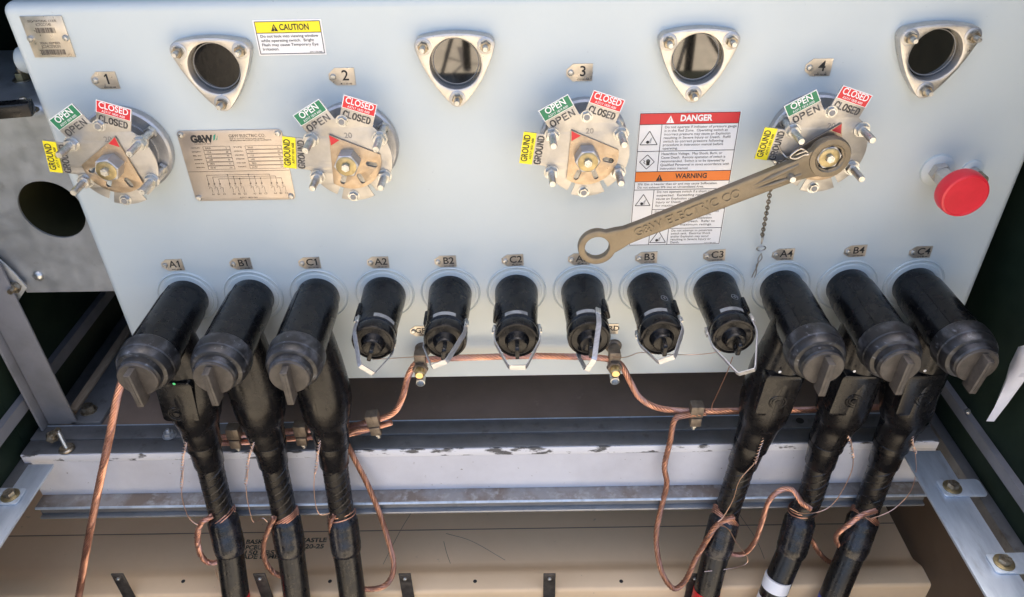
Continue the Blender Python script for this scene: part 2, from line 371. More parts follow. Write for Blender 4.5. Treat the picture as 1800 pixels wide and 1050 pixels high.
MB().box((XT0, -.75, .02), (XT1, -.70, .05)).build('front_wall', BROWNW, pad)
mb = MB(); mb.box((XT0, -.699, .004), (XT1, -.165, .02)); mb.build('pit_floor', SOIL, pad)
def flat_at(px, py, z, rot=0): p = PZ(px, py, z); return T(p.x, p.y, p.z) @ Matrix.Rotation(rot, 4, 'Z')
mb = MB()
for (px, py, t, w) in ((447, 953, 'BASK', .040), (449, 963, 'PCBUS', .046), (455, 972, '150 LBS', .068), (463, 979, 'ADE EPMEN', .098), (551, 950, 'CASTLE', .062), (553, 961, '20-25', .044)):
    mb.text(t, .0115, flat_at(px, py, ZT+.0004), w=w, bold=.03)
mb.build('stencil_lettering', GSTENC, pad)
mb = MB()
for pts in (((722, 903), (700, 940), (662, 1015)), ((784, 938), (830, 952), (888, 985)), ((780, 952), (786, 975), (796, 1002)), ((1300, 905), (1330, 950), (1350, 1000))):
    mb.tube(smooth_path([PZ(x, y, ZT) for x, y in pts], 6), .0006, 5)
mb.build('scratch', BROWNP, pad)
mb = MB()
for px, py in ((322, 1014), (835, 1012), (1092, 1010), (580, 1013)): p = PZ(px, 1022, ZT+.020); mb.lathe([(.0045, 0), (.004, .0006)], T(p.x, p.y, ZT+.0199), 10)
mb.build('screw_hole', BLACK, pad)

# clips along the lip of the pad
CLIPM = mat('dark_clip_steel', (.05, .045, .04), .5, .5, c2=(.09, .08, .07), scale=60)
k = thing('spring_clip', None, 'clip', (0, 0, 0), 'dark clips along the pad lip')
MB().box((-.013, -.0035, -.10), (.013, 0, .042), bev=.0012).box((-.009, -.005, .018), (.009, -.0036, .036), bev=.0005).build('clip_plate', CLIPM, k)
MB().lathe([(.004, 0), (.004, .003), (.002, .0045)], T(0, -.005, .030) @ FACE, 10).build('screw', ZINC, k)
clips = []
for i, (px, lab) in enumerate(((205, 'dark steel clip on the tan pad lip beside the thick copper lead'), (455, 'dark steel clip on the pad lip between the two leftmost black cables'), (711, 'dark steel clip on the pad lip right of the hanging copper pigtail'), (966, 'dark steel clip alone at the middle of the pad lip'), (1222, 'dark steel clip on the pad lip behind the red-taped right cable'))):
    p = PY(px, 1010, -.170)
    if i == 0: k.location = (p.x, -.1665, p.z-.042); k['label'] = lab
    else: dup(k, (p.x, -.1665, p.z-.042), lab)

# base frame: brown floor plate, galvanised rail with white web and dirty ledge
fr = thing('base_frame', 'galvanised base rail with a chalky white face running below the tank', 'frame', (0, 0, .6))
XL, XR = -1.045, .80
MB().box((-.985, .0095, -.03), (XR, .85, 0)).build('floor_plate', BROWNP, fr)
MB().box((XL, -.029, -.02), (XR, .0085, .002), bev=.0015).build('rear_flange', GALV_D, fr)
MB().box((XL, -.066, -.02), (XR, -.030, -.0005), bev=.0015).build('front_flange', GALV_D, fr)
MB().box((XL, .0086, -.02), (XR, .0096, .0035), bev=.0003).build('flange_edge', GALV_B, fr)
MB().box((XL, -.0685, -.1215), (XR, -.0662, -.022)).build('white_web', WEB, fr)
MB().box((XL, -.0694, -.0215), (XR, -.0662, -.002), bev=.001).build('flaking_edge', OVER, fr)
MB().box((XL, -.1000, -.128), (XR, -.060, -.1222), bev=.0012).build('ledge', LEDGE, fr)
MB().tube([(XL, -.1005, -.126), (XR, -.1005, -.126)], .0032, 10).build('ledge_edge', GALV_B, fr)
MB().box((XL, -.093, -.152), (XR, -.070, -.1285)).build('lower_channel', GALV_D, fr)
MB().box((XL, -.1030, -.1575), (XR, -.066, -.1525), bev=.001).build('lower_lip', GALV, fr)
p = PZ(1406, 740, .602); MB().lathe([(.008, 0), (.008, .0008)], T(p.x, p.y, .0021), 20).build('bolt_hole', BLACK, fr)
bat = MB().box((-1.000, .050, .001), (-.982, .80, .012), T(0, 0, .6), bev=.001).build('batten', WOOD); tag(bat, 'pale tan batten running back along the left of the brown floor', 'batten')
ga = MB().box((-.978, .012, .001), (-.915, .80, .010), T(0, 0, .6), bev=.001).build('floor_bar', GALV_D); tag(ga, 'dark steel bar lying on the floor beside the pale batten', 'bar')
p = PZ(137, 742, .605)
bl = thing('hex_bolt', 'dark hex bolt on the floor at the foot of the grey post', 'bolt', (p.x+.012, .045, .611))
MB().hexa(.013, .014, T(0, 0, 0)).lathe([(.017, -.0), (.017, .002)], T(0, 0, -.0005), 20).build('bolt_head', ZINC_W, bl)

# flat bars at both sides of the pit
def side_bar(xi, xo, label, bolts, sgn):
    g = thing('flat_bar', label, 'bar', ((xi+xo)/2, -.3, .6), 'galvanised flat bars beside the pit')
    w = abs(xo-xi)
    MB().box((-w/2, -.33, -.006), (w/2, .205, 0), bev=.001).build('bar_plate', GALV_B, g)
    for (x, y) in bolts:
        lx, ly = x-(xi+xo)/2, y+.3
        tb = MB().plate(rrect(-.022, -.02, .058, .02, .008), (), .004, T(lx, ly, .0005) @ Matrix.Scale(sgn, 4, (1, 0, 0)), bevel=.0005).build('tab', GALV_B, g)
        MB().lathe([(.0165, 0), (.0165, .002), (.015, .0025)], T(lx, ly, .0048), 24).build('washer', BRASS, tb)
        MB().hexa(.0105, .009, T(lx, ly, .0074)).build('bolt_head', ZINC_W, tb)
    return g
side_bar(.7135, .788, 'galvanised flat bar with two bolted tabs along the right wall', ((.763, -.192), (.771, -.354)), 1)
side_bar(-.9635, -1.0135, 'galvanised flat bar beside the thick copper lead at left', ((-1.002, -.178),), -1)

# swivel rod fastener on the left end of the rail
p = PZ(118, 790, .601); g = thing('clamp_screw', 'short screw with round washer foot on the left end of the rail', 'screw', (p.x, p.y, .6))
MB().lathe([(.015, 0), (.015, .003), (.012, .005)], T(0, 0, .002), 24).build('foot', ZINC_W, g)
MB().tube([(0, 0, .004), (-.010, .012, .042)], .0045, 12).build('rod', ZINC, g)
MB().hexa(.012, .012, T(-.030, .012, .020) @ Matrix.Rotation(.5, 4, 'Y')).tube([(-.03, .012, .028), (-.008, .012, .044)], .006, 10).build('head', ZINC_W, g)

# grey post at left, and the bent galvanised sheet with a round hole
post = thing('corner_post', 'grey painted angle post rising from the left end of the rail', 'post', (-1.0, .012, .6))
MB().box((-.026, 0, .003), (.034, .006, .40), bev=.002).build('front_leg', GREYP, post)
MB().box((-.032, -.02, .003), (-.0265, .006, .40), bev=.002).build('side_leg', GREYP, post)

sh = thing('bent_sheet', 'bent galvanised sheet with a large round hole left of the tank', 'sheet', (-.85, .04, .92))
MB().plate([(-.112, 0), (.16, 0), (.16, .336), (.155, .345), (-.25, .345), (-.25, .15), (-.13, .08)], [circle(.056, 48, (.0, .173))], .004, FACE @ T(0, 0, -.004)).build('sheet_face', GALV, sh)
prof = [(-.0, .345)]+[(.018-.018*math.cos(t*PI/12), .345+.018*math.sin(t*PI/12)) for t in range(1, 7)]+[(.30, .363)]
mb = MB(); rr = [[mb.bm.verts.new((x, y, z)) for y, z in prof] for x in (-.25, .16)]
rr2 = [[mb.bm.verts.new((x, y+.003, z-.003)) for y, z in prof] for x in (-.25, .16)]
for i in range(len(prof)-1):
    mb.bm.faces.new((rr[0][i], rr[1][i], rr[1][i+1], rr[0][i+1])); mb.bm.faces.new((rr2[0][i], rr2[0][i+1], rr2[1][i+1], rr2[1][i]))
mb.build('top_bend', GALV, sh, sharp=60)
MB().lathe([(.056, 0), (.056, .12)], T(0, .004, .173) @ Matrix.Rotation(-PI/2, 4, 'X'), 48, cap1=False).build('hole_sleeve', OLIVE, sh)
br = thing('angle_bracket', 'galvanised angle bracket bolted over the lower left of the bent sheet', 'bracket', (-.955, .03, .92))
MB().plate([(-.10, -.01), (-.03, -.02), (.008, .02), (-.002, .05), (-.075, .20), (-.10, .20)], (), .004, FACE @ T(0, 0, 0), bevel=.001).build('bracket_plate', GALV, br)
q = PY(28, 503, .026); MB().hexa(.011, .010, T(q.x+.955, -.004, q.z-.92) @ FACE).tube([(q.x+.955, -.01, q.z-.92), (q.x+.955, -.025, q.z-.92)], .005, 10).build('bolt', ZINC_W, br)
q = PY(66, 487, .036); sc = MB().lathe([(.0105, 0), (.0095, .003), (.006, .006), (.001, .0072)], T(q.x, .0398, q.z) @ FACE, 20).build('dome_screw', ZINC); tag(sc, 'shiny domed screw head on the galvanised sheet below the hole', 'screw')
for (px, py, lab, r) in ((45, 187, 'hex nut standing on the bend of the galvanised sheet', .011), (38, 132, 'rear hex nut behind the white boss left of the tank', .011)):
    p = PZ(px, py, 1.292); g = thing('hex_nut', lab, 'nut', (p.x, p.y, 1.2835))
    MB().lathe([(.017, 0), (.017, .002)], I4, 20).build('washer', ZINC_W, g)
    MB().hexa(r, .011, T(0, 0, .002)).build('nut', BRASS, g); MB().lathe([(.006, 0), (.006, .018), (.004, .021)], T(0, 0, .002), 12).build('stud', ZINC_W, g)
p = PZ(12, 192, 1.30); sb = MB().box((-.05, -.012, 0), (.03, .012, .022), T(p.x, p.y+.01, 1.285) @ Matrix.Rotation(.2, 4, 'Z'), bev=.003).build('rubber_block', RUBBER); tag(sb, 'black rubber block on the sheet at the left edge', 'block')

# dim gear behind: pipe and beams in the dark at left
g = MB().tube([(-1.05, .42, .72), (-.70, .42, .72)], .035, 20).build('dark_pipe', OLIVE); tag(g, 'dim olive pipe running across behind the grey post', 'pipe')
for i, (x, lab) in enumerate(((-.93, 'dim olive beam on the floor, nearer the pale batten'), (-.86, 'dim olive beam on the floor, nearer the tank'))):
    g = MB().box((x, .15, .612), (x+.025, .8, .66), bev=.002).build('dark_beam', OLIVE); tag(g, lab, 'beam', 'dim beams behind the post')

# ================================================================== THE TANK
TX0, TX1, TZ0, TZ1 = -.7777, .7986, .7290, 1.447
tank = thing('switch_tank', 'large pale grey steel switchgear tank with rounded edges', 'tank', (0, 0, TZ0))
mb = MB(); mb.box((TX0, 0, 0), (TX1, .60, TZ1-TZ0))
es = [e for e in mb.bm.edges if (abs(e.verts[0].co.z-(TZ1-TZ0)) < 1e-5 and abs(e.verts[1].co.z-(TZ1-TZ0)) < 1e-5) or (abs(e.verts[0].co.x-e.verts[1].co.x) < 1e-5 and abs(e.verts[0].co.y-e.verts[1].co.y) < 1e-5)]
top = [e for e in es if abs(e.verts[0].co.z-e.verts[1].co.z) < 1e-5]; ver = [e for e in es if e not in top]
bmesh.ops.bevel(mb.bm, geom=ver+top, offset=.016, segments=5, profile=.5, affect='EDGES')
mb.build('tank_shell', TANKP, tank, sharp=40)
BX = [(k-5.5)*.12+.02 for k in range(12)]; BZc = .932
for x in BX:
    MB().lathe([(.054, 0), (.0545, .002), (.0530, .0035), (.0515, .0028), (.0505, .0015), (.0465, .0014), (.0455, .0034), (.036, .0036)], T(x, 0, BZc-TZ0) @ FACE, 56).build('bushing_flange', TANKP, tank)
q = PY(35, 105, .10); MB().lathe([(.022, 0), (.022, .055), (.019, .062), (.010, .065)], T(TX0, .10, q.z-TZ0) @ Matrix.Rotation(-PI/2, 4, 'Y'), 28).build('side_boss', TANKP, tank)
for q in (PY(742, 596, 0), PY(1079, 596, 0)):
    MB().lathe([(.0165, 0), (.015, .004), (.0115, .006), (.0115, .034)], T(q.x, 0, .800-TZ0) @ FACE, 24).build('ground_boss', CLAMPM, tank)

# ------------------------------------------------------------------ viewing windows
def window_outline(R=.0625, n=14, cr=.0135, br=.0525):
    """three lobes at 90+60.. joined by shallow arcs"""
    pts = []
    cs = [math.radians(a) for a in (-90, 30, 150)]
    for a in cs:
        c = Vector((br*math.cos(a), br*math.sin(a)))
        for i in range(9):
            t = a+math.radians(-50+100*i/8); pts.append((c.x+cr*math.cos(t), c.y+cr*math.sin(t)))
        b = a+math.radians(120); c2 = Vector((br*math.cos(b), br*math.sin(b)))
        p = Vector(pts[-1]); tq = b-math.radians(50); q = Vector((c2.x+cr*math.cos(tq), c2.y+cr*math.sin(tq)))
        mid = (p+q)/2; out = mid.normalized(); sag = .0055
        for i in range(1, n):
            t = i/n; pts.append(tuple(p.lerp(q, t)+out*sag*4*t*(1-t)))
    return pts
WX = (-.4815, -.1240, .2330, .5825); WZ = 1.354
wl_ = ('viewing window with dark glass between the dials and the caution label, leftmost', 'viewing window right of the caution label, reflecting tan ground', 'viewing window directly above the red danger sign', 'viewing window above the red cap at the right end')
w0 = thing('viewing_window', wl_[0], 'window', (WX[0], 0, WZ), 'round viewing windows along the top of the tank')
MB().plate(window_outline(), [circle(.0378, 56)], .020, FACE, bevel=.0025).build('window_ring', CAST, w0, sharp=40)
for i, a in enumerate((-90, 30, 150)):
    u, v = .0525*math.cos(math.radians(a)), .0525*math.sin(math.radians(a))
    MB().lathe([(.0125, 0), (.0125, .0005), (.0118, .0009)], F(u, v, .0202), 28).build('spot_face', CAST_D, w0)
    bo = MB().hexa(.0082, .0075, F(u, v, .0212, i*.4)).build('nut', ZINC_W, w0)
    MB().lathe([(.0092, 0), (.0092, .0012)], F(u, v, .0206), 20).build('washer', ZINC, bo)
    MB().lathe([(.0042, 0), (.0042, .0165), (.0034, .0185)], F(u, v, .0212), 14).build('stud', ZINC, bo)
gl = MB().lathe([(.0376, 0), (.0376, .0005)], F(0, 0, .005), 48).build('glass', GLASS, w0)
MB().ring(.0340, .0007, F(0, 0, .006), 48, 6).build('gasket_line', GASKET, gl)
for i in (1, 2, 3): dup(w0, (WX[i], 0, WZ), wl_[i])

# ------------------------------------------------------------------ position dials
TABS = dict(open=[(-.0733, .0705), (-.0305, .0950), (-.0137, .0655), (-.0565, .0410)], closed=[(.0065, .1005), (.0532, .0843), (.0424, .0524), (-.0045, .0685)],
            ground=[(-.0948, .0388), (-.1022, -.0118), (-.066, -.0172), (-.0587, .0335)])
def dial_outline():
    quads = []
    for q in TABS.values():
        quads.append([Vector(p) for p in q]+[])
    def inside_r(th):
        d = Vector((math.cos(th), math.sin(th))); best = .0655
        for q in quads:
            poly = [q[0], q[1], q[2]*.35, q[3]*.35]
            # widen inner end parallel to the tab's own sides
            poly = [q[0], q[1], q[1]+(q[2]-q[1])*2.2, q[0]+(q[3]-q[0])*2.2]
            for a, b in zip(poly, poly[1:]+poly[:1]):
                e = b-a; den = d.x*e.y-d.y*e.x
                if abs(den) < 1e-9: continue
                t = (a.x*e.y-a.y*e.x)/den; u = (a.x*d.y-a.y*d.x)/den
                if t > 0 and -1e-6 <= u <= 1+1e-6: best = max(best, t)
        deg = math.degrees(th) % 360
        for n0, n1 in ((245.5, 252), (296, 302.5)):
            if n0 < deg < n1: return .049
        if 252 <= deg <= 296: best = .0705
        return best
    ths = [math.radians(i*.9) for i in range(400)]
    for q in TABS.values():
        for v in q[:2]:
            t = math.atan2(v[1], v[0]); ths += [t-1e-4, t, t+1e-4]
    for d in (245.5, 252, 296, 302.5): ths += [math.radians(d)-1e-4, math.radians(d)+1e-4]
    ths = sorted(set(round(t % (2*PI), 7) for t in ths))
    return [(inside_r(t)*math.cos(t), inside_r(t)*math.sin(t)) for t in ths]
DO = dial_outline()
def label_plate(root, key, word, part, colm, txtm, stcolor=STENCIL):
    q = [Vector(p) for p in TABS[key]]
    if key == 'ground': a, b, inn = q[1], q[0], q[3]
    else: a, b, inn = q[0], q[1], q[2]
    e = (b-a); L = e.length; ang = math.atan2(e.y, e.x); e.normalize(); nn = Vector((e.y, -e.x)); 
    mid = (a+b)/2; H = .0195
    c = mid+nn*(H/2-.0004)
    M = F(c.x, c.y, .0645, ang)
    lb = MB().plate(rect(-L/2, -H/2, L/2, H/2), (), .0004, M).build(part+'_label', WHITE if key != 'ground' else YEL, root)
    if key != 'ground':
        MB().plate(rect(-L/2+.0012, -H/2+.0008, L/2-.0012, H/2-.0012), (), .0003, M @ T(0, 0, .0004)).build('label_field', colm, lb)
    tm = MB(); tm.text(word, .0098 if key != 'ground' else .0098, M @ T(0, .0028, .0008), w=L*(.66 if key == 'open' else .84), bold=.012)
    tm.text({'open': 'A3717 1819 A00', 'closed': 'A3717 1830 A00', 'ground': 'A3717 1831 A00'}[key], .0036, M @ T(0, -.0058, .0008), w=L*.66); tm.build('label_lettering', txtm, lb)
    c2 = mid+nn*(H+.0085 if key != 'ground' else H+.0072)
    if key == 'ground': c2 = c2 - e*.001
    stencil(MB(), word, .0094, L*(.84 if key != 'ground' else .92), F(c2.x, c2.y, .0641, ang), .0021).build('stencil_lettering', stcolor, root)
def make_dial(x, label, tip, faded=False, with_text=True):
    d = thing('position_dial', label, 'dial', (x, 0, 1.2265), 'switch position dials across the tank')
    fl = MB(); fl.lathe([(.067, 0), (.069, .004), (.069, .016), (.066, .019), (.05, .020), (.05, .0235), (.030, .0245), (.030, .060)], FACE, 56).build('back_flange', CAST_D, d)
    sl = [stadium(.0345*math.cos(a), .0345*math.sin(a), .0182, .0085, a) for a in [math.radians(q+tip-90) for q in (-45, -97, -143)]]
    MB().plate(DO, sl, .002, F(0, 0, .062), bevel=.0003).build('dial_plate', PLATE, d, sharp=25)
    label_plate(d, 'open', 'OPEN', 'open', GRN, WHITE); label_plate(d, 'closed', 'CLOSED', 'closed', RED, WHITE); label_plate(d, 'ground', 'GROUND', 'ground', YEL, BLACK)
    MB().text('20', .0085, F(.0035, .0375 if tip > 90 else .0385, .0641), bold=.02).build('etched_number', FAINT, d)
    # studs with nuts, screws top and bottom
    for i, (u, v) in enumerate(((-.0525, .0325), (.0505, .0325), (-.0530, -.0285), (.0500, -.0295))):
        nu = MB().hexa(.0102, .0085, F(u, v, .0645, i*.7+.2)).build('nut', ZINC, d)
        MB().lathe([(.0118, 0), (.0118, .0012)], F(u, v, .0642), 22).build('washer', ZINC, nu)
        MB().lathe([(.0055, 0), (.0055, .0930), (.0045, .0955)], F(u, v, .010), 16).build('stud', ZINC, nu)
        MB().hexa(.0095, .008, F(u, v, .0215, i*.5)).build('lock_nut', ZINC, nu); MB().hexa(.0095, .007, F(u, v, .0540, i*.3)).build('lock_nut', ZINC, nu)
    for v in (.0610, -.0625):
        sc = MB().hexa(.0075, .0055, F(-.002, v, .0643, .3)).lathe([(.0095, 0), (.0095, .0008)], F(-.002, v, .0641), 20).build('hex_screw', ZINC, d)
        MB().lathe([(.0045, 0), (.0040, .0006)], F(-.002, v, .0700), 14).build('screw_mark', GASKET, sc)
    # pointer
    R = math.radians(tip-90); ro = Matrix.Rotation(R, 4, 'Z')
    out = [(0, .0475)]+[(-.0490*math.cos(math.radians(a)), -.0490*math.sin(math.radians(a))) for a in range(22, 159, 4)]
    slots = [stadium(.0345*math.cos(math.radians(a)), .0345*math.sin(math.radians(a)), .0175, .0078, math.radians(a)) for a in (-45, -97, -143)]
    pt = MB().plate(out, slots, .0022, FACE @ ro @ T(0, 0, .0652), bevel=.0003).build('pointer_plate', POINT, d)
    MB().plate([(0, .0465), (-.0080, .0325), (.0080, .0325)], (), .0003, FACE @ ro @ T(0, 0, .0676)).build('red_tip', RED, pt)
    MB().lathe([(.0195, 0), (.0195, .001)], F(0, 0, .0643), 40).build('pointer_bush', CAST_D, pt)
    hx = MB().hexa(.0190, .0235, F(0, 0, .0675, math.radians(tip)), ch=.05).build('shaft_hub', CAST_D, d)
    MB().lathe([(.0152, 0), (.0152, .0010), (.0140, .0016), (.0065, .0012)], F(0, 0, .0908), 32).build('hub_face', BRASS, hx)
    MB().hexa(.0066, .006, F(0, 0, .0922, .4)).lathe([(.0035, .006), (.0030, .0064)], F(0, 0, .0922), 12).build('hub_bolt', ZINC, hx)
    return d
make_dial(-.6525, 'switch dial under plate 1, pointer between open and closed, leftmost', 69)
make_dial(-.2915, 'switch dial under plate 2, just right of the metal nameplate', 121)
make_dial(.0705, 'switch dial under plate 3, left of the danger sign', 121)
make_dial(.4305, 'switch dial under plate 4, with the bronze wrench on its hub', 69)

# ------------------------------------------------------------------ name tags
def name_tag(p, text, label, hgt=.0235, tx=.0185, tilt=0, long=.032, small=True, tm=TAGM, group='stamped name tags on the tank', th=.0125):
    g = thing('name_tag', label, 'tag', (p.x, 0, p.z), group); R = Matrix.Rotation(tilt, 4, 'Z')
    h = hgt/2
    MB().plate([(-.0065, -.0045), (.0035, -h), (long, -h), (long, h), (.0035, h), (-.0065, .0045)], (), .0012, FACE @ R @ T(0, 0, .0002)).build('tag_plate', tm, g)
    t = MB().text(text, th, FACE @ R @ T(tx, .0012, .0015), bold=.012, flag=True)
    if small: t.text('A3717 1831 A00', .0025, FACE @ R @ T(.0185, -h+.0024, .0015), w=.018)
    t.build('tag_lettering', BLACK, g)
    MB().lathe([(.0046, 0), (.0046, .002), (.0036, .0038), (.0012, .0042)], F(0, 0, .0014), 16).build('rivet', ZINC, g)
TP = [(290.7, 466), (410.7, 464), (531.5, 462.5), (651.8, 461.4), (770.2, 459.7), (888.3, 458), (1004.9, 455.6), (1123.2, 453.5), (1242.4, 449.8), (1363.4, 447.7), (1490, 442), (1604.3, 443.4)]
for k, (px, py) in enumerate(TP):
    t = 'ABC'[k % 3]+str(k//3+1)
    name_tag(PY(px, py), t, 'small stamped metal tag reading %s above its black bushing' % t + (', half hidden by the wrench eye' if k == 6 else ''), tilt=(.02, .03, .02, .01, .01, .04, 0, .04, .06, .03, .05, .02)[k], th=.0135)
for k, (px, py) in enumerate(((169, 141.4), (585.9, 134.9), (1003, 127.5), (1422.7, 118.7))):
    name_tag(PY(px, py), str(k+1), 'small metal tag reading %d above its switch dial' % (k+1), hgt=.0265, long=.033, th=.0155, group='number tags above the dials')
name_tag(PY(727, 582), 'GRD', 'tag reading GRD partly behind the B2 dust cap', long=.0365, tx=.0205, group='ground tags above the lugs', th=.0115)
q = PY(1073, 578); q.x -= .0185; name_tag(q, 'GRD', 'tag reading GRD partly behind the A3 dust cap', long=.033, group='ground tags above the lugs', th=.0115)

# ------------------------------------------------------------------ sheet labels
def tri_sign(mb, cx, cy, s, M, w=.0011):
    a, b, c = (cx, cy+s*.58), (cx-s*.6, cy-s*.42), (cx+s*.6, cy-s*.42)
    lines(mb, [(a, b), (b, c), (c, a)], w, M)
# code plate
g = thing('code_plate', 'small engraved metal plate with two barcodes at the top left corner', 'plate', (-.7205, 0, 1.3997))
MB().plate(rect(-.0305, -.0295, .0305, .0295), (), .0014, F(0, 0, .0004), bevel=.0002).build('plate_sheet', TAGM, g)
t = MB(); t.text('SEC MATERIAL CODE', .0032, F(0, .0225, .0019), w=.042); t.text('ICTCC1140', .0040, F(0, .0175, .0019), w=.022); t.text('SERIAL NUMBER', .0032, F(0, -.0090, .0019), w=.030); t.text('JC24CD2C01', .0040, F(0, -.0138, .0019), w=.028)
for x0, x1, v in ((-.014, .014, .0095), (-.018, .018, -.0220)):
    x = x0
    while x < x1:
        w = random.choice((.0004, .0007, .001)); t.plate(rect(x, v-.0038, x+w, v+.0038), (), .0002, F(0, 0, .0019)); x += w+random.choice((.0004, .0006, .0009))
t.build('engraving', ETCH, g)
for u in (-.026, .026): MB().lathe([(.0046, 0), (.0046, .002), (.0034, .004), (.001, .0045)], F(u, -.002, .0018), 16).build('rivet', ZINC, g)

# caution label
g = thing('caution_label', 'white and yellow CAUTION sticker at the top of the tank', 'label', (-.3665, 0, 1.3918), 'warning stickers on the tank')
W, H = .0490, .0247
MB().plate(rect(-W-.0012, -H-.001, W+.0012, H+.001), (), .0004, F(0, 0, .0003)).build('backing', WHITE, g)
MB().plate(rect(-W+.002, .0075, W-.002, H-.002), (), .0003, F(0, 0, .0007)).build('header', YEL, g)
t = MB(); lines(t, [((-W+.0015, H-.0015), (W-.0015, H-.0015)), ((W-.0015, H-.0015), (W-.0015, -H+.0015)), ((W-.0015, -H+.0015), (-W+.0015, -H+.0015)), ((-W+.0015, -H+.0015), (-W+.0015, H-.0015)), ((-W+.0015, .0072), (W-.0015, .0072))], .0009, F(0, 0, .0010))
t.build('border', BLACK, g)
t = MB(); t.text('CAUTION', .0085, F(.009, .0148, .0011), w=.043, bold=.02)
t.plate([(-.0255, .0095), (-.0150, .0095), (-.02025, .0200)], (), .0002, F(0, 0, .0011))
for i, s_ in enumerate(('Do not look into viewing window', 'while operating switch.  Bright', 'Flash may cause Temporary Eye', 'Irritation.')):
    t.text(s_, .0040, F(-W+.0058, .0023-.0062*i, .0010), align='LEFT', w=(.085, .078, .083, .024)[i])
t.text('A3717 1756 A00', .0018, F(W-.014, -.0212, .0010), w=.018); t.build('lettering', BLACK, g)
MB().box((-.0207, .0131, .0013), (-.0198, .0170, .0016), FACE).box((-.0207, .0107, .0013), (-.0198, .0118, .0016), FACE).build('exclamation_mark', YEL, g)

# danger and warning sign
g = thing('danger_sign', 'tall white sticker with red DANGER and orange WARNING bars behind the wrench', 'label', (.2370, 0, 1.1455), 'warning stickers on the tank')
W, H = .0795, .1212
def U(x): return x-.2370
def V(z): return z-1.1455
MB().plate(rect(-W, -H, W, H), (), .0004, F(0, 0, .0003)).build('backing', WHITE, g)
MB().plate(rect(-W+.002, V(1.2469), W-.002, H-.002), (), .0003, F(0, 0, .0007)).build('danger_header', RED, g)
MB().plate(rect(-W+.002, V(1.1477), W-.002, V(1.1655)), (), .0003, F(0, 0, .0007)).build('warning_header', ORG, g)
t = MB(); L_, R_ = -W+.0015, W-.0015; B_ = -H+.0015
rows_ = [V(z) for z in (1.2469, 1.2015, 1.1655, 1.1477, 1.1325, 1.0952, 1.0581)]
seg = [((L_, H-.0015), (R_, H-.0015)), ((L_, B_), (R_, B_)), ((L_, B_), (L_, H-.0015)), ((R_, B_), (R_, H-.0015))]
for i, r_ in enumerate(rows_): seg.append((((L_ if i not in (5, 6) else U(.1917)), r_), (R_, r_)))
seg += [((U(.1943), rows_[0]), (U(.1943), rows_[2])), ((U(.1922), rows_[4]), (U(.1922), B_)), ((U(.2240), rows_[6]), (U(.2240), B_))]
lines(t, seg, .0009, F(0, 0, .0010)); t.build('border', BLACK, g)
t = MB(); t.text('DANGER', .0098, F(.010, V(1.2562), .0011), w=.050, bold=.035); t.plate([(-.0365, .1035), (-.0240, .1035), (-.03025, .1158)], (), .0002, F(0, 0, .0011)); t.build('danger_lettering', WHITE, g)
t = MB(); t.box((-.0307, .1078, .0013), (-.0298, .1120, .0016), FACE).box((-.0307, .1050, .0013), (-.0298, .1062, .0016), FACE).build('exclamation_mark', RED, g)
t = MB(); t.text('WARNING', .0086, F(.014, V(1.1566), .0011), w=.052, bold=.02); t.plate([(-.0435, .0035), (-.0325, .0035), (-.0380, .0148)], (), .0002, F(0, 0, .0011)); t.build('warning_lettering', BLACK, g)
t = MB(); t.box((-.0385, .0075, .0013), (-.0376, .0115, .0016), FACE).box((-.0385, .0048, .0013), (-.0376, .0060, .0016), FACE).build('exclamation_mark', ORG, g)
t = MB()
def para(x, z, ws, ls, pitch=.00645, h=.0041):
    for i, s_ in enumerate(ls): t.text(s_, h, F(U(x), V(z)-pitch*i, .0010), align='LEFT', w=ws[i])
para(.199, 1.2420, (.113, .100, .105, .106, .096, .096, .024), ('Do not operate if indicator of pressure gauge', 'is in the Red Zone.  Operating switch at', 'incorrect pressure may cause an Explosion', 'resulting in Severe Injury or Death.  Refill', 'switch to correct pressure following', 'procedure in instruction manual before', 'operating.'), .0060)
para(.198, 1.1965, (.098, .104, .104, .112, .046), ('Hazardous Voltage.  May Shock, Burn, or', 'Cause Death.  Remote operation of switch is', 'recommended.  Switch is to be operated by', 'Qualified Personnel in strict accordance with', 'instruction manual.'))
para(.1640, 1.1428, (.132, .110), ('SF6 Gas is heavier than air and may cause Suffocation.', 'Do not exhaust SF6 into an Unventilated Area.'), .0058, .0038)
para(.197, 1.1283, (.106, .098, .104, .100, .060), ('Do not operate switch if a short circuit is', 'suspected.  Exceeding ratings may', 'cause an Explosion resulting in Severe', 'Injury or Death.  Refer to nameplate', 'for maximum ratings.'))
para(.197, 1.0908, (.108, .096, .098, .104, .100), ('Do not operate switch beyond or in excess', 'of its ratings.  Exceeding them', 'may cause Severe Injury, an Explosion', 'or Death.  Injury or Death.  Refer to', 'nameplate for maximum ratings.'))
para(.2290, 1.0535, (.070, .068, .066, .070, .016), ('Do not attempt to penetrate', 'switch tank.  Electrical Shock', 'and/or Explosion may occur', 'resulting in Severe Injury or', 'Death.'), .0059)
t.text('A3717 1826 A00', .0018, F(.062, -.1175, .0010), w=.02); t.build('lettering', GREYPR, g)
cx = U(.1760)
for (x, z, s_) in ((cx, V(1.2225), .023), (U(.1755), V(1.1120), .021), (U(.2075), V(1.0400), .023)):
    t = MB(); tri_sign(t, x, z, s_, F(0, 0, .0010)); t.plate(circle(.0026, 12, (x-.0018, z-.0052)), (), .0002, F(0, 0, .0010))
    for q in range(5): lines(t, [((x+.001, z-.002-.0012*q), (x+.0052-.0004*q, z+.003-.0022*q))], .0003, F(0, 0, .0010))
    t.build('pictogram', BLACK, g)
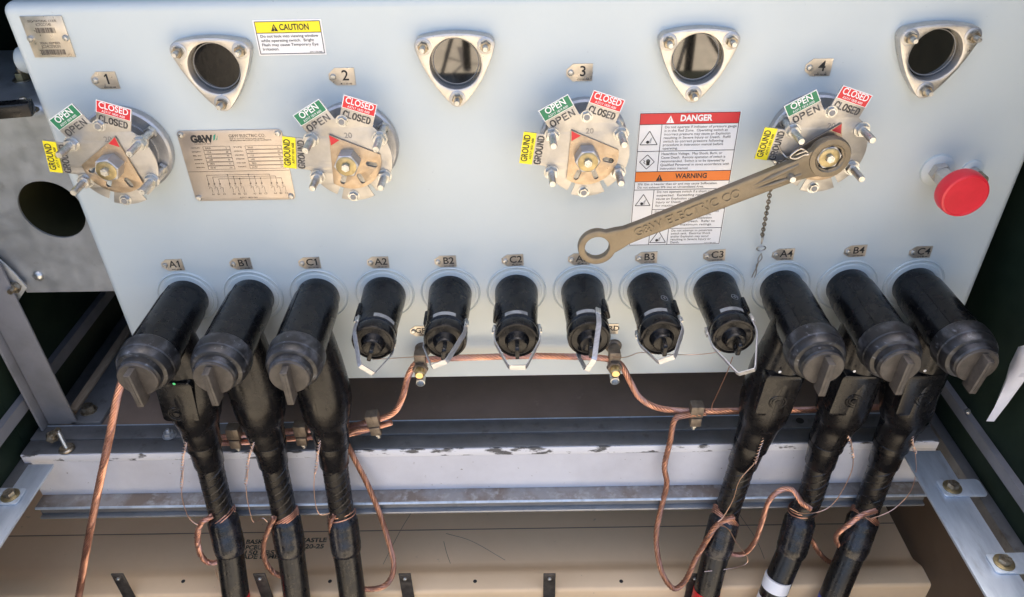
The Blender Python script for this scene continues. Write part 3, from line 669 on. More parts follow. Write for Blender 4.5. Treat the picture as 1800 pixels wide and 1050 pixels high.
t = MB(); cz = V(1.1830); lines(t, [((cx, cz+.0125), (cx+.012, cz)), ((cx+.012, cz), (cx, cz-.0125)), ((cx, cz-.0125), (cx-.012, cz)), ((cx-.012, cz), (cx, cz+.0125))], .0010, F(0, 0, .0010))
t.plate(rrect(cx-.001, cz-.006, cx+.0045, cz+.001, .0015), (), .0002, F(0, 0, .0010))
for q in range(4): t.plate(rrect(cx-.0012+.0016*q, cz-.001, cx+.0001+.0016*q, cz+.0055-abs(q-1.4)*.0012, .0005), (), .0002, F(0, 0, .00105))
lines(t, [((cx-.006, cz+.003), (cx-.003, cz+.001)), ((cx-.003, cz+.001), (cx-.0055, cz-.001)), ((cx-.0055, cz-.001), (cx-.002, cz-.004))], .0008, F(0, 0, .0010))
t.build('pictogram', BLACK, g)

# nameplate
g = thing('nameplate', 'large tan metal nameplate with data table and one-line circuit diagram', 'nameplate', (-.4900, 0, 1.1890))
MB().plate(rrect(-.0835, -.0620, .0835, .0620, .007), (), .0013, F(0, 0, .0004), bevel=.0002).build('plate_sheet', NAMEP, g)
Mn = F(0, 0, .0018)
t = MB(); t.text('G&W', .0115, Mn @ T(-.0465, .0475, 0), w=.036, bold=.06); t.build('logo', BLACK, g)
t = MB(); t.plate([(-.0285, .0445), (-.0250, .0470), (-.0220, .0565), (-.0260, .0535)], (), .0002, Mn).plate([(-.0250, .0440), (-.0235, .0460), (-.0195, .0535), (-.0215, .0470)], (), .0002, Mn).build('logo_leaf', LEAF, g)
t = MB(); t.text('G&W ELECTRIC CO.', .0052, Mn @ T(.027, .0520, 0), w=.058); t.text('3500 W. 127TH ST. BLUE ISLAND, ILLINOIS', .0018, Mn @ T(.026, .0472, 0), w=.056); t.text('FOR REPLACEMENT PARTS CONTACT FACTORY OR DISTRIBUTOR', .0018, Mn @ T(.031, .0442, 0), w=.066); t.text('THE ENERGY OF TRUST', .0016, Mn @ T(-.0465, .0395, 0), w=.028)
zs = [.0350-.0068*i for i in range(6)]
for x0, x1, lx, names in ((-.0480, -.0050, -.0675, ('CATALOG', 'VOLTAGE KV', 'BIL KV', 'CURRENT', 'DATE', 'SERIAL')), (.0200, .0780, .0005, ('TYPE', 'CONTINUOUS A', 'LOAD BREAK', 'MOMENTARY', 'FAULT CLOSE', 'WEIGHT'))):
    for i, z in enumerate(zs):
        lines(t, [((x0, z), (x1, z)), ((x0, z-.0058), (x1, z-.0058)), ((x0, z), (x0, z-.0058)), ((x1, z), (x1, z-.0058))], .0004, Mn)
        t.text(names[i], .0019, Mn @ T(lx, z-.002, 0), align='LEFT', w=.014); t.text(('RA43', '15.5', '110', '600', '2024', 'A2 B1')[i], .0026, Mn @ T(x0+.008, z-.003, 0)); t.text(('2', '60', '95', '40', '12', 'C4')[i], .0026, Mn @ T(x1-.006, z-.003, 0))
lines(t, [((-.083, -.0085), (.083, -.0085))], .0006, Mn)
bus = (-.0150, -.0185, -.0220)
for gi in range(4):
    for ph in range(3):
        x = -.0545+gi*.0345+ph*.0092; z = bus[ph]
        lines(t, [((x, z), (x, -.0320)), ((x, -.0320), (x-.002, -.0355)), ((x-.001, -.0375), (x+.001, -.0345)), ((x+.003, -.0370), (x+.003, -.0470)), ((x-.002, -.0400), (x+.002, -.0365))], .00045, Mn)
        t.plate(circle(.0014, 8, (x, -.0310)), [circle(.0008, 8, (x, -.0310))], .0002, Mn)
        t.text('ABC'[ph]+str(gi+1), .0030, Mn @ T(x+.003, -.0500, 0))
        if gi in (1, 2): t.plate(circle(.0011, 10, (x, z)), (), .0003, Mn)
for ph in range(3): lines(t, [((-.0545+ph*.0092, bus[ph]), (-.0545+3*.0345+ph*.0092, bus[ph]))], .00045, Mn)
t.text('A3717 1803 G01', .0026, Mn @ T(.006, -.0570, 0), w=.030)
t.build('engraving', ETCH, g)
for u, v in ((-.0770, .0555), (.0770, .0555), (-.0770, -.0555), (.0770, -.0555)): MB().lathe([(.0048, 0), (.0048, .002), (.0036, .0042), (.001, .0046)], F(u, v, .0016), 16).build('rivet', ZINC, g)

# ------------------------------------------------------------------ red gas valve and pressure stud
g = thing('fill_valve', 'gas fill valve with a round red plastic cap at the right side', 'valve', (.653, 0, 1.1595))
MB().lathe([(.027, 0), (.0265, .004), (.021, .0065), (.016, .007)], FACE, 36).build('weld_boss', TANKP, g)
MB().hexa(.0165, .013, F(0, 0, .006, .2)).lathe([(.0125, 0), (.0125, .050)], F(0, 0, .019), 24).hexa(.0160, .018, F(0, 0, .026, .6)).build('hex_fitting', CAST, g)
MB().lathe([(.012, .068), (.0325, .069), (.0362, .072), (.0370, .076), (.0366, .090), (.0350, .0945), (.032, .0955), (.0315, .0948), (.001, .0945)], FACE, 56, cap0=True).build('red_cap', REDCAP, g, sharp=50)
q = PY(1709, 300, -.002); g = thing('threaded_stud', 'short steel stud on a painted boss beside the red valve cap', 'stud', (q.x, 0, q.z))
MB().lathe([(.0175, 0), (.017, .003), (.011, .005)], FACE, 30).build('weld_boss', TANKP, g)
MB().lathe([(.0085, .004), (.0085, .020), (.0075, .022)], FACE, 20).build('collar', ZINC, g); MB().lathe([(.0080, .020), (.0078, .038), (.0065, .040)], FACE, 20).build('stud_end', BRONZE, g)

# ------------------------------------------------------------------ wrench on dial 4
hub = Vector((.4305, -.0865, 1.2265)); eye = PY(1049, 433, -.098)
ax = (eye-hub); Lw = ax.length; ax.normalize()
ny = Vector((0, -1, 0)); ny = (ny-ax*ny.dot(ax)).normalized(); vv = ny.cross(ax)
MW = Matrix((ax, vv, ny)).transposed().to_4x4(); MW.translation = hub
g = thing('ring_wrench', 'long bronze wrench with lettering, hung on the dial 4 hub', 'wrench', hub)
ML = T(*(-hub)) @ MW
def wrench_outline():
    o = []; R1, R2, h1, h2 = .0315, .0305, .0165, .0145
    a1 = math.asin(h1/R1)+.28; 
    for i in range(25):
        t = a1+(2*PI-2*a1)*i/24; o.append((R1*math.cos(t), R1*math.sin(t)))
    o += [(.036, -.0195), (.050, -.0172), (.09, -h1), (Lw-.075, -h2), (Lw-.050, -.0150), (Lw-.036, -.0185)]
    a2 = .75
    for i in range(25):
        t = PI+a2+(2*PI-2*a2)*i/24; o.append((Lw+R2*math.cos(t), R2*math.sin(t)))
    o += [(Lw-.036, .0185), (Lw-.050, .0150), (Lw-.075, h2), (.09, h1), (.050, .0172), (.036, .0195)]
    return o
octh = [(.0192*math.cos(PI/8+i*PI/4), .0192*math.sin(PI/8+i*PI/4)) for i in range(8)]
MB().plate(wrench_outline(), [octh, circle(.0195, 40, (Lw, 0))], .013, ML @ T(0, 0, -.0065), bevel=.002).build('wrench_body', BRONZE, g, sharp=40)
MB().lathe([(.0320, 0), (.0320, .006), (.0300, .010), (.0225, .0105), (.0205, .0085)], ML @ T(0, 0, -.002), 48, cap1=False).build('socket_collar', BRONZE, g)
mb = MB(); mb.tube([ML @ Vector((.045, -.009, .0052)), ML @ Vector((.085, -.006, .0070)), ML @ Vector((.12, -.003, .0050))], [.003, .004, .001], 10).tube([ML @ Vector((.045, .009, .0052)), ML @ Vector((.085, .006, .0070)), ML @ Vector((.12, .003, .0050))], [.003, .004, .001], 10).build('neck_ribs', BRONZE, g)
MT = ML @ T(Lw*.60, 0, .0064) @ Matrix.Rotation(PI, 4, 'Z')
MB().text('G&W ELECTRIC CO', .0145, MT, w=.170, ext=.0016, bold=.012).build('raised_lettering', BRONZE, g)

# tether chain, split ring and cotter pin
p0 = PY(1377, 277, -.068)
g = thing('tether_chain', 'thin dull chain with a cotter pin hanging below the wrench hub', 'chain', p0)
def lc(p): return p-p0
top = PY(1362, 297, -.064); bot = PY(1340, 414, -.02)
mb = MB(); path = resample(smooth_path([lc(PY(1385, 279, -.070)), lc(top), lc(PY(1350, 360, -.045)), lc(bot)], 10), .0068); fr_ = frames(path)
for i, p in enumerate(path):
    tg = (path[min(i+1, len(path)-1)]-path[max(i-1, 0)]).normalized(); u, v = fr_[i]
    if i % 2: u, v = v, -u
    mb.ring(.0042, .0011, Matrix((tg, u, tg.cross(u))).transposed().to_4x4().copy() if False else T(*p) @ Matrix((tg, u, tg.cross(u))).transposed().to_4x4(), 12, 5, sx=1.15, sy=.62)
mb.build('links', CHAINM, g)
mb = MB(); mb.ring(.0075, .0011, T(*lc(PY(1338, 437, -.014))) @ FACE @ Matrix.Rotation(.5, 4, 'X'), 20, 6); mb.ring(.0060, .0010, T(*lc(PY(1340, 422, -.016))) @ FACE @ Matrix.Rotation(1.0, 4, 'Y'), 20, 6, sx=.7, sy=1.3); mb.build('split_ring', STEELW, g)
mb = MB()
for s_ in (-1, 1):
    mb.tube(smooth_path([lc(PY(1338, 446, -.012)), lc(PY(1336+3*s_, 455, -.012)), lc(PY(1331-1*s_, 466, -.011)), lc(PY(1328+1.8*s_, 478, -.01)), lc(PY(1324+2.5*s_, 488, -.009))], 6), .0010, 6)
mb.build('cotter_pin', STEELW, g)
mb = MB(); mb.tube(smooth_path([lc(PY(a, b, -.096)) for a, b in ((1420, 268), (1408, 262), (1394, 270), (1389, 277), (1400, 279), (1412, 273), (1421, 272))], 6), .0014, 6)
mb.tube(smooth_path([lc(PY(a, b, y)) for a, b, y in ((1416, 266, -.098), (1400, 272, -.095), (1388, 279, -.080), (1376, 270, -.068), (1368, 255, -.066))], 6), .0013, 6); mb.build('wire_loop', STEELW, g)

# ================================================================== CABLE CONNECTORS (elbows), A1 B1 C1 and A4 B4 C4
LEG = {0: [(340, 690), (345, 725), (351, 752), (357, 775), (368, 815), (381, 870), (390, 905), (403, 960), (415, 1050), (428, 1150)],
       1: [(452, 690), (459, 725), (465, 752), (472, 775), (481, 815), (493, 870), (500, 905), (510, 960), (522, 1050), (534, 1150)],
       2: [(570, 690), (575, 725), (580, 752), (583, 775), (588, 815), (596, 870), (601, 905), (608, 960), (620, 1050), (632, 1150)],
       9: [(1351, 690), (1341, 725), (1331, 752), (1322, 775), (1305, 815), (1287, 870), (1276, 905), (1261, 962), (1240, 1050), (1218, 1150)],
       10: [(1488, 690), (1477, 725), (1464, 752), (1453, 775), (1441, 815), (1425, 870), (1409, 905), (1393, 962), (1356, 1050), (1320, 1150)],
       11: [(1597, 690), (1591, 725), (1580, 752), (1568, 775), (1553, 815), (1532, 870), (1520, 905), (1500, 962), (1464, 1050), (1428, 1150)]}
LY = [-.115, -.116, -.117, -.117, -.118, -.120, -.124, -.155, -.200, -.245]
CN = {0: 'A1', 1: 'B1', 2: 'C1', 9: 'A4', 10: 'B4', 11: 'C4'}
CLAB = {0: 'black elbow connector under tag A1, green dot on its pad', 1: 'black elbow connector under tag B1 with a smooth round leg', 2: 'black elbow connector under tag C1, right of the B1 elbow',
        9: 'black elbow connector under tag A4 with a raised pad on its leg', 10: 'black elbow connector under tag B4, in the middle of the right three', 11: 'black elbow connector under tag C4 beside the green right wall'}
LP = {k: [PY(px, py, y) for (px, py), y in zip(v, LY)] for k, v in LEG.items()}
for k in LEG:
    x = BX[k]; o = Vector((x, 0, BZc)); g = thing('elbow_connector', CLAB[k], 'connector', o, 'elbow connectors with cables on the tank')
    P = [p-o for p in LP[k]]
    mb = MB(); mb.lathe([(.0375, .003), (.0385, .006), (.0388, .028), (.0412, .031), (.0418, .05), (.0425, .172)], FACE, 48)
    up = [Vector((P[0].x*.15, -.105, .004)), Vector((P[0].x*.35, -.108, -.05)), Vector((P[0].x*.75, -.113, -.10))]
    path = smooth_path(up+P[:4], 5); n = len(path); ctrl = [.0385, .0425, .0460, .0472, .0474, .0474, .0440, .0365, .0345, .0318]
    rad = []
    for i in range(n):
        t = i/(n-1)*(len(ctrl)-1); a = int(min(t, len(ctrl)-2)); rad.append(ctrl[a]+(ctrl[a+1]-ctrl[a])*(t-a))
    mb.tube(path, rad, 32)
    mb.tube([Vector((-.0215, -.012, .0333)), Vector((-.0222, -.05, .0358)), Vector((-.0224, -.165, .0364))], .0008, 6)
    # drip skirt round the lower end
    e0, e1 = P[3], P[4]; dn = (e1-e0).normalized()
    mb.tube([e0-dn*.006, e0-dn*.003, e0+dn*.010, e0+dn*.012], [.0305, .0325, .0325, .0300], 32)
    mb.tube([e0+dn*.010, e1-dn*.003, e1], [.0290, .0282, .0265], 28)
    sm = [path[i]+Vector((-.004, -rad[i]*.985, 0)) for i in range(4, n-1)]
    mb.tube(sm, .0009, 6)
    mb.build('connector_body', RUBBER, g)
    # pulling-eye wedge on the leg side
    cap = MB().lathe([(.0430, .166), (.0462, .170), (.0468, .182), (.0455, .194), (.0440, .196), (.0438, .203), (.0400, .2105), (.0345, .213)], FACE, 48).build('end_cap', DUSTY, g, sharp=28)
    MB().lathe([(.0345, .2125), (.0340, .223), (.0315, .226)], FACE, 44).build('cap_ring', DUSTY, cap)
    kb = MB(); kb.lathe([(.0318, .2255), (.0318, .2285), (.0302, .2300)], FACE, 44); kb.build('knob_disc', KNOBM, g)
    rot = {0: .05, 1: .02, 2: 0, 9: -.04, 10: -.03, 11: -.14}[k]
    MB().box((-.0058, -.040, .2250), (.0058, .0255, .2500), FACE @ Matrix.Rotation(rot, 4, 'Z'), bev=.0016).box((-.0016, -.034, .2500), (.0016, .022, .2506), FACE @ Matrix.Rotation(rot, 4, 'Z')).build('knob_fin', KNOBM, g)
    if k in (0, 9, 10, 11):
        PC = {0: (311, 709), 9: (1369, 698), 10: (1501, 698), 11: (1618, 697)}[k]; TC = {0: (311, 728), 9: (1367, 707), 10: (1501, 705), 11: (1624, 702)}[k]; DC = {0: (306, 675), 9: (1371, 654), 10: (1502, 653), 11: (1626, 652)}[k]
        c = PY(*PC, -.160)-o; lean = -math.atan2(P[3].x-P[0].x, P[0].z-P[3].z)
        M_ = FACE @ T(c.x, c.z, .120) @ Matrix.Rotation(-lean*.8, 4, 'Z')
        pd = MB().plate(rrect(-.032, -.047, .032, .047, .009), (), .040, M_, bevel=.003).build('test_pad', RUBBER, g)
        tcp = PY(*TC, -.160)-o
        MB().ring(.0142, .0016, FACE @ T(tcp.x, tcp.z, .1602), 28, 6).ring(.0095, .0012, FACE @ T(tcp.x, tcp.z, .1604), 24, 6).lathe([(.0055, 0), (.0050, .0025)], FACE @ T(tcp.x, tcp.z, .1600), 18).build('test_point', RUBBER, pd)
        dc = PY(*DC, -.160)-o; MB().lathe([(.0026, 0), (.0022, .0005)], FACE @ T(dc.x, dc.z, .1601), 12).build('paint_dot', DOT if k == 0 else DOTW, pd)
    # drain eye on the lower leg
    ec = PY(*{0: (330, 770), 1: (447, 770), 2: (563, 770), 9: (1342, 760), 10: (1488, 757), 11: (1604, 752)}[k], -.145)-o
    MB().box((-.008, -.004, -.010), (.008, .018, .010), T(*ec), bev=.003).ring(.0045, .0014, T(ec.x, ec.y-.005, ec.z) @ FACE, 16, 6).build('drain_eye', RUBBER, g)

# ------------------------------------------------------------------ power cables
BL = {0: 'black power cable under the A1 elbow, red tape at its foot', 1: 'black power cable under the B1 elbow, copper wraps at its shoulder', 2: 'black power cable under the C1 elbow with printed white line',
      9: 'black power cable under the A4 elbow, red band at its foot', 10: 'black power cable under the B4 elbow with two white bands', 11: 'black power cable under the C4 elbow, blue band at its foot'}
for k in LEG:
    P0 = LP[k][4]; g = thing('power_cable', BL[k], 'cable', P0, 'black power cables hanging from the elbows')
    P = [p-P0 for p in LP[k]]
    core = smooth_path(P[4:7], 10); MB().tube(core, .0245, 24).build('inner_cable', JACKET, g)
    mb = MB(); cr = resample(core, .004); fr_ = frames(cr)
    for j in range(5): mb.tube([p+(fr_[i][0]*math.cos(j*1.257+i*.26)+fr_[i][1]*math.sin(j*1.257+i*.26))*.0242 for i, p in enumerate(cr)], .0011, 5)
    mb.build('shield_wires', TAPE, g)
    sl = smooth_path([P[6], P[6].lerp(P[7], .5), P[7], P[7].lerp(P[8], .12)], 6)
    n = len(sl); MB().tube(sl, [.0255+.0055*min(1, i/2.0)-(.003*max(0, (i-n*.62)/(n*.38))) + random.uniform(-.0004, .0004) for i in range(n)], 28).build('shrink_sleeve', TAPE, g)
    jk = smooth_path([P[7].lerp(P[8], .08), P[8], P[9], P[9]*2-P[8]], 8); MB().tube(jk, .0272, 24).build('outer_jacket', JACKET, g)
    def band(a, b, m_, nm):
        A, B = P[8].lerp(P[9], a), P[8].lerp(P[9], b); return MB().tube([A, A.lerp(B, .5), B], .0277, 24).build(nm, m_, g)
    if k == 0: band(-.05, .5, REDT, 'red_tape')
    if k == 9: band(-.12, .5, REDT, 'red_tape')
    if k == 10: band(-.34, -.16, WHT, 'white_tape'); band(-.02, .4, WHT, 'white_tape')
    if k == 11: band(.0, .5, BLUT, 'blue_tape')
    if k in (2, 9):
        fr0 = (P[8]-P[7]).normalized(); off = Vector((.001 if k == 2 else .006, -.0272, 0)); mb = MB()
        for i in range(9):
            A = P[7].lerp(P[8], .30+.075*i)+off; B = P[7].lerp(P[8], .30+.075*i+random.choice((.03, .05)))+off; mb.tube([A, A.lerp(B, .5), B], .0009, 5)
        mb.build('jacket_print', DOTW, g)

# ================================================================== DUST CAPS on A2 .. C3
PH = {3: (.75, .0), 4: (-.42, -.10), 5: (0.0, 0), 6: (-1.15, -.05), 7: (-.42, -.12), 8: (-.36, .22)}
for k in range(3, 9):
    t = 'ABC'[k % 3]+str(k//3+1)
    g = thing('dust_cap', 'black insulated cap with aluminium bail under tag '+t, 'cap', (BX[k], 0, BZc), 'black dust caps along the tank middle')
    MB().lathe([(.0380, .003), (.0390, .006), (.0390, .012), (.0385, .032), (.0350, .100), (.0345, .108)], FACE, 48).build('cap_body', RUBBER, g)
    bnd = MB().lathe([(.0340, .106), (.0362, .108), (.0362, .121), (.0340, .123)], FACE, 48, cap1=False).build('band', RUBBER, g)
    MB().lathe([(.0364, .1095), (.0364, .1185)], FACE @ Matrix.Rotation(math.radians(60+(-35 if k == 3 else 12 if k == 7 else 0)), 4, 'Z'), 16, a0=0, a1=1.1).build('band_label', BANDG, bnd)
    MB().lathe([(.0335, .122), (.0360, .126), (.0368, .133), (.0362, .142), (.0345, .146), (.0315, .1468), (.0305, .1445), (.0290, .1440), (.0205, .1455), (.0190, .1480), (.0175, .1560), (.0155, .1600), (.0130, .1610)], FACE, 48).build('end_ring', RUBBER, g, sharp=28)
    if k in (7, 8):
        nrm = Vector((.35, -.10, .93)).normalized(); q = Vector((.0128, -.078, .0336)); u = nrm.cross(Vector((0, 1, 0))).normalized(); Mr = T(*q) @ Matrix((u, nrm.cross(u), nrm)).transposed().to_4x4()
        MB().ring(.0062, .0006, Mr, 20, 5).plate(rect(-.003, -.0005, .003, .0005), (), .0006, Mr).plate(rect(-.0005, -.004, .0005, .003), (), .0007, Mr).build('moulded_mark', GASKET, g)
    ph, pit = PH[k]; ew = {3: .35, 4: .2, 5: 0, 6: 0, 7: 0, 8: .1}[k]
    MB().plate(rrect(-.0125, .0, .0125, .034, .006), [circle(.004, 16, (0, .022))], .0065, T(0, -.148, 0) @ Matrix.Rotation(ew, 4, 'Y') @ Matrix(((0, 0, 1, 0), (0, -1, 0, 0), (1, 0, 0, 0), (0, 0, 0, 1))) @ T(0, 0, -.00325), bevel=.001).build('pull_eye', RUBBER, g)
    Mb = FACE @ Matrix.Rotation(-ph, 4, 'Z') @ T(0, 0, .118) @ Matrix.Rotation(pit, 4, 'X')
    b = MB().strip([Mb @ Vector(q) for q in ((-.0372, 0, -.006), (-.0384, 0, .02), (-.0375, 0, .030), (-.0150, 0, .092), (-.0125, 0, .0955), (.0125, 0, .0955), (.0150, 0, .092), (.0375, 0, .030), (.0384, 0, .02), (.0372, 0, -.006))], (Mb.to_3x3() @ Vector((0, 1, 0))), .0085, .0018).build('bail', ALU, g, flat=True)
    for s_ in (-1, 1):
        hb = MB(); hb.box((s_*.0360, -.0045, -.012), (s_*.0405, .0045, .003), Mb, bev=.0008).tube([Mb @ Vector((s_*.041, 0, -.008)), Mb @ Vector((s_*.041, 0, .006))], .0016, 8)
        hb.build('bail_hinge', ZINC, b)
    Ms = FACE @ Matrix.Rotation({3: 2.75, 4: 3.3, 5: 2.9, 6: .4, 7: .25, 8: .35}[k], 4, 'Z')
    MB().box((.0320, -.010, .060), (.0405, .010, .098), Ms, bev=.003).build('test_stub', RUBBER, g)

# ================================================================== GROUNDING COPPER
def roped(name, label, cat, pts, R, strands=7, lay=.05, m_=COPPER, group=None, part='strands', loose=.0):
    P = smooth_path(pts, 10); g = thing(name, label, cat, P[0], group)
    MB().rope([p-P[0] for p in P], R, strands, lay, loose=loose).build(part, m_, g); return g
def pp(*a): return [PY(*q) for q in a]
roped('copper_lead', 'thick stranded copper lead running down at far left', 'copper cable', pp((300, 590, -.03), (262, 612, -.055), (228, 640, -.09), (208, 692, -.13), (192, 770, -.15), (173, 860, -.165), (155, 950, -.18), (138, 1050, -.195), (122, 1130, -.21)), .0074, 9, .085)
roped('ground_bus', 'stranded copper bus passing behind the dust caps and sagging to both clamps', 'copper cable', pp((378, 770, -.060), (440, 764, -.058), (530, 757, -.058), (600, 752, -.058), (650, 742, -.062), (690, 727, -.060), (707, 700, -.052), (718, 660, -.045), (735, 637, -.038), (770, 631, -.034), (850, 628, -.030), (920, 626, -.030), (1000, 627, -.030), (1060, 630, -.034), (1090, 640, -.038), (1108, 672, -.046), (1125, 700, -.055), (1160, 718, -.060), (1222, 723, -.060), (1300, 722, -.056), (1420, 720, -.054), (1545, 716, -.054)), .0064, 7, .06)
roped('ground_tail', 'short copper tail below the bus between the left clamps', 'copper cable', pp((385, 780, -.062), (440, 777, -.066), (530, 770, -.066), (600, 765, -.066), (640, 757, -.068), (672, 748, -.070), (688, 743, -.070)), .0058, 7, .05, COPPER)
roped('copper_pigtail', 'long copper pigtail looping down right of the C1 cable', 'copper cable', pp((655, 752, -.071), (620, 758, -.074), (608, 772, -.078), (622, 805, -.085), (645, 850, -.095), (668, 905, -.11), (684, 955, -.135), (692, 990, -.160), (688, 1015, -.178), (672, 1032, -.186), (640, 1036, -.190), (612, 1030, -.190)), .0060, 6, .05, COPPER_D, 'copper pigtails')
roped('copper_pigtail', 'long copper pigtail looping down left of the A4 cable', 'copper cable', pp((1240, 726, -.071), (1205, 731, -.073), (1186, 738, -.076), (1178, 775, -.083), (1168, 820, -.09), (1172, 850, -.095), (1163, 890, -.105), (1154, 935, -.128), (1156, 975, -.152), (1166, 1012, -.176), (1185, 1035, -.186), (1205, 1020, -.184), (1222, 985, -.174), (1245, 945, -.165), (1262, 922, -.158), (1290, 908, -.158)), .0060, 6, .05, COPPER_D, 'copper pigtails')
roped('copper_pigtail', 'copper pigtail arching between the A4 and B4 cables', 'copper cable', pp((1268, 968, -.115), (1290, 975, -.12), (1310, 972, -.125), (1328, 950, -.13), (1340, 915, -.13), (1352, 880, -.13), (1372, 862, -.13), (1392, 861, -.13), (1402, 872, -.14), (1410, 885, -.150), (1425, 895, -.154)), .0056, 6, .045, COPPER, 'copper pigtails')
roped('copper_pigtail', 'copper pigtail dipping between the B4 and C4 cables', 'copper cable', pp((1405, 930, -.12), (1425, 948, -.125), (1440, 972, -.13), (1458, 988, -.13), (1480, 992, -.13)), .0056, 6, .045, COPPER_D, 'copper pigtails')
roped('copper_pigtail', 'copper pigtail bent round the front of the C4 cable', 'copper cable', pp((1478, 965, -.150), (1469, 948, -.155), (1474, 936, -.165), (1492, 922, -.172), (1515, 906, -.168), (1540, 898, -.158)), .0056, 6, .045, COPPER, 'copper pigtails')
roped('copper_pigtail', 'frayed copper pigtail loop left of the A1 cable', 'copper cable', pp((372, 908, -.150), (355, 918, -.152), (347, 940, -.152), (350, 968, -.155), (362, 987, -.158), (382, 988, -.16), (400, 982, -.155)), .0060, 6, .03, COPPER, 'copper pigtails', loose=.35)
roped('copper_pigtail', 'copper pigtail loop left of the B1 cable', 'copper cable', pp((482, 910, -.155), (472, 930, -.155), (463, 960, -.156), (466, 985, -.158), (478, 1004, -.16), (500, 1015, -.165), (515, 1012, -.16)), .0056, 6, .035, COPPER_D, 'copper pigtails', loose=.2)
roped('copper_pigtail', 'straight copper pigtail against the left side of the C1 cable', 'copper cable', pp((588, 905, -.145), (581, 920, -.148), (584, 955, -.155), (592, 990, -.162), (598, 1008, -.165)), .0050, 6, .035, COPPER_D, 'copper pigtails', loose=.2)

# wraps of fine copper round the cable shoulders
def wrap(k, turns, label, py_off=0, tilt=.25, spread=.012, r=.0012):
    i0 = LP[k][6]; d = (LP[k][7]-i0).normalized(); c = i0+d*py_off
    u = d.cross(Vector((0, 1, 0))).normalized(); v = d.cross(u)
    pts = [c+(u*math.cos(a)+v*math.sin(a))*(.0285+.001*math.sin(3*a))+d*(spread*(a/(2*PI*turns)-.5)+tilt*.028*math.cos(a+.4)) for a in [2*PI*turns*q/(30*turns) for q in range(int(30*turns)+1)]]
    o = MB().tube([p-c for p in pts], r, 6).build('wire_wrap', COPPER, loc=c); tag(o, label, 'wire wrap', 'copper wire wraps on the cable shoulders')
wrap(0, 2, 'bright copper wire wrap on the A1 cable shoulder', .004, -.5)
wrap(1, 4, 'bright copper wire wrap of several turns on the B1 cable shoulder', .004, -.35, .016, .0014)
wrap(2, 1.5, 'thin copper wire wrap on the C1 cable shoulder', -.002, -.1)
wrap(9, 5, 'broad copper wire wrap on the A4 cable shoulder', .010, .8, .020, .0015)
wrap(10, 2, 'thin copper wire wrap on the B4 cable shoulder', -.012, -.3)
wrap(11, 4, 'copper wire wrap on the C4 cable shoulder', .004, .55, .014, .0014)

# thin drain wires from the connector eyes
def drain(label, tw, tail, y0=-.150):
    P = [PY(a, b, y0) for a, b in tw]; path = resample(smooth_path(P, 8), .0016); fr_ = frames(path)
    g = thing('drain_wire', label, 'wire', P[0], 'thin drain wires from the connector eyes'); mb = MB()
    for s_ in (0, PI):
        mb.tube([p-P[0]+(fr_[i][0]*math.cos(s_+i*.62)+fr_[i][1]*math.sin(s_+i*.62))*(.0017+.0012*abs(math.sin(i*.11))) for i, p in enumerate(path)], .00085, 5)
    mb.build('twisted_part', WIREM, g)
    Q = smooth_path([P[-1]]+[PY(*q) for q in tail], 8); MB().tube([p-P[0] for p in Q], .0009, 6).build('tail', WIREM, g)
drain('thin twisted drain wire hanging from the A1 elbow', [(327, 778), (322, 800), (320, 830), (319, 858)], [(321, 880, -.15), (331, 908, -.15), (346, 922, -.153), (358, 920, -.156)])
drain('thin twisted drain wire hanging from the B1 elbow', [(446, 776), (438, 800), (434, 830), (432, 852)], [(435, 880, -.15), (444, 915, -.152), (452, 916, -.155), (462, 911, -.156), (470, 918, -.157)])
drain('thin twisted drain wire hanging from the C1 elbow', [(562, 774), (558, 795), (557, 815), (553, 832)], [(552, 860, -.15), (556, 892, -.15), (564, 905, -.152), (580, 902, -.154)])
drain('thin twisted drain wire running down the A4 cable', [(1343, 760), (1336, 785), (1326, 815)], [(1300, 845, -.152), (1288, 880, -.154), (1272, 908, -.16), (1262, 918, -.165)])
drain('thin twisted drain wire bowing out beside the B4 cable', [(1487, 760), (1495, 780), (1500, 804)], [(1498, 825, -.15), (1485, 855, -.15), (1465, 885, -.152), (1440, 900, -.155), (1408, 902, -.16), (1388, 893, -.158)])
drain('thin twisted drain wire bowing out beside the C4 cable', [(1606, 752), (1603, 775), (1609, 796)], [(1610, 830, -.15), (1600, 865, -.15), (1575, 892, -.152), (1552, 905, -.156), (1530, 912, -.160)])
w_ = smooth_path(pp((1262, 922, -.168), (1280, 930, -.168), (1295, 955, -.168), (1313, 978, -.17), (1310, 992, -.175), (1280, 1000, -.188), (1238, 1005, -.195)), 8)
o = MB().tube([p-w_[0] for p in w_], .0011, 6).build('loose_wire', WIREM, loc=w_[0]); tag(o, 'loose wire end bowing over the front of the A4 cable', 'wire')
w_ = smooth_path(pp((378, 1000, -.165), (384, 1018, -.17), (395, 1035, -.175), (402, 1046, -.178)), 8)
o = MB().tube([p-w_[0] for p in w_], .0008, 6).build('loose_wire', WIREM, loc=w_[0]); tag(o, 'loose fine wire end below the A1 pigtail loop', 'wire')
w_ = smooth_path(pp((655, 632, -.11), (690, 630, -.09), (735, 627, -.055), (750, 626, -.045)), 8)
o = MB().tube([p-w_[0] for p in w_], .0007, 5).build('bonding_wire', WIREM, loc=w_[0]); tag(o, 'fine bonding wire between the A2 cap and the left ground lug', 'wire')
w_ = smooth_path(pp((1075, 628, -.045), (1100, 628, -.06), (1125, 620, -.11), (1150, 622, -.12), (1205, 624, -.10), (1250, 621, -.11), (1285, 612, -.12)), 8)
o = MB().tube([p-w_[0] for p in w_], .0007, 5).build('bonding_wire', WIREM, loc=w_[0]); tag(o, 'fine bonding wire from the right ground lug to the B3 and C3 caps', 'wire')
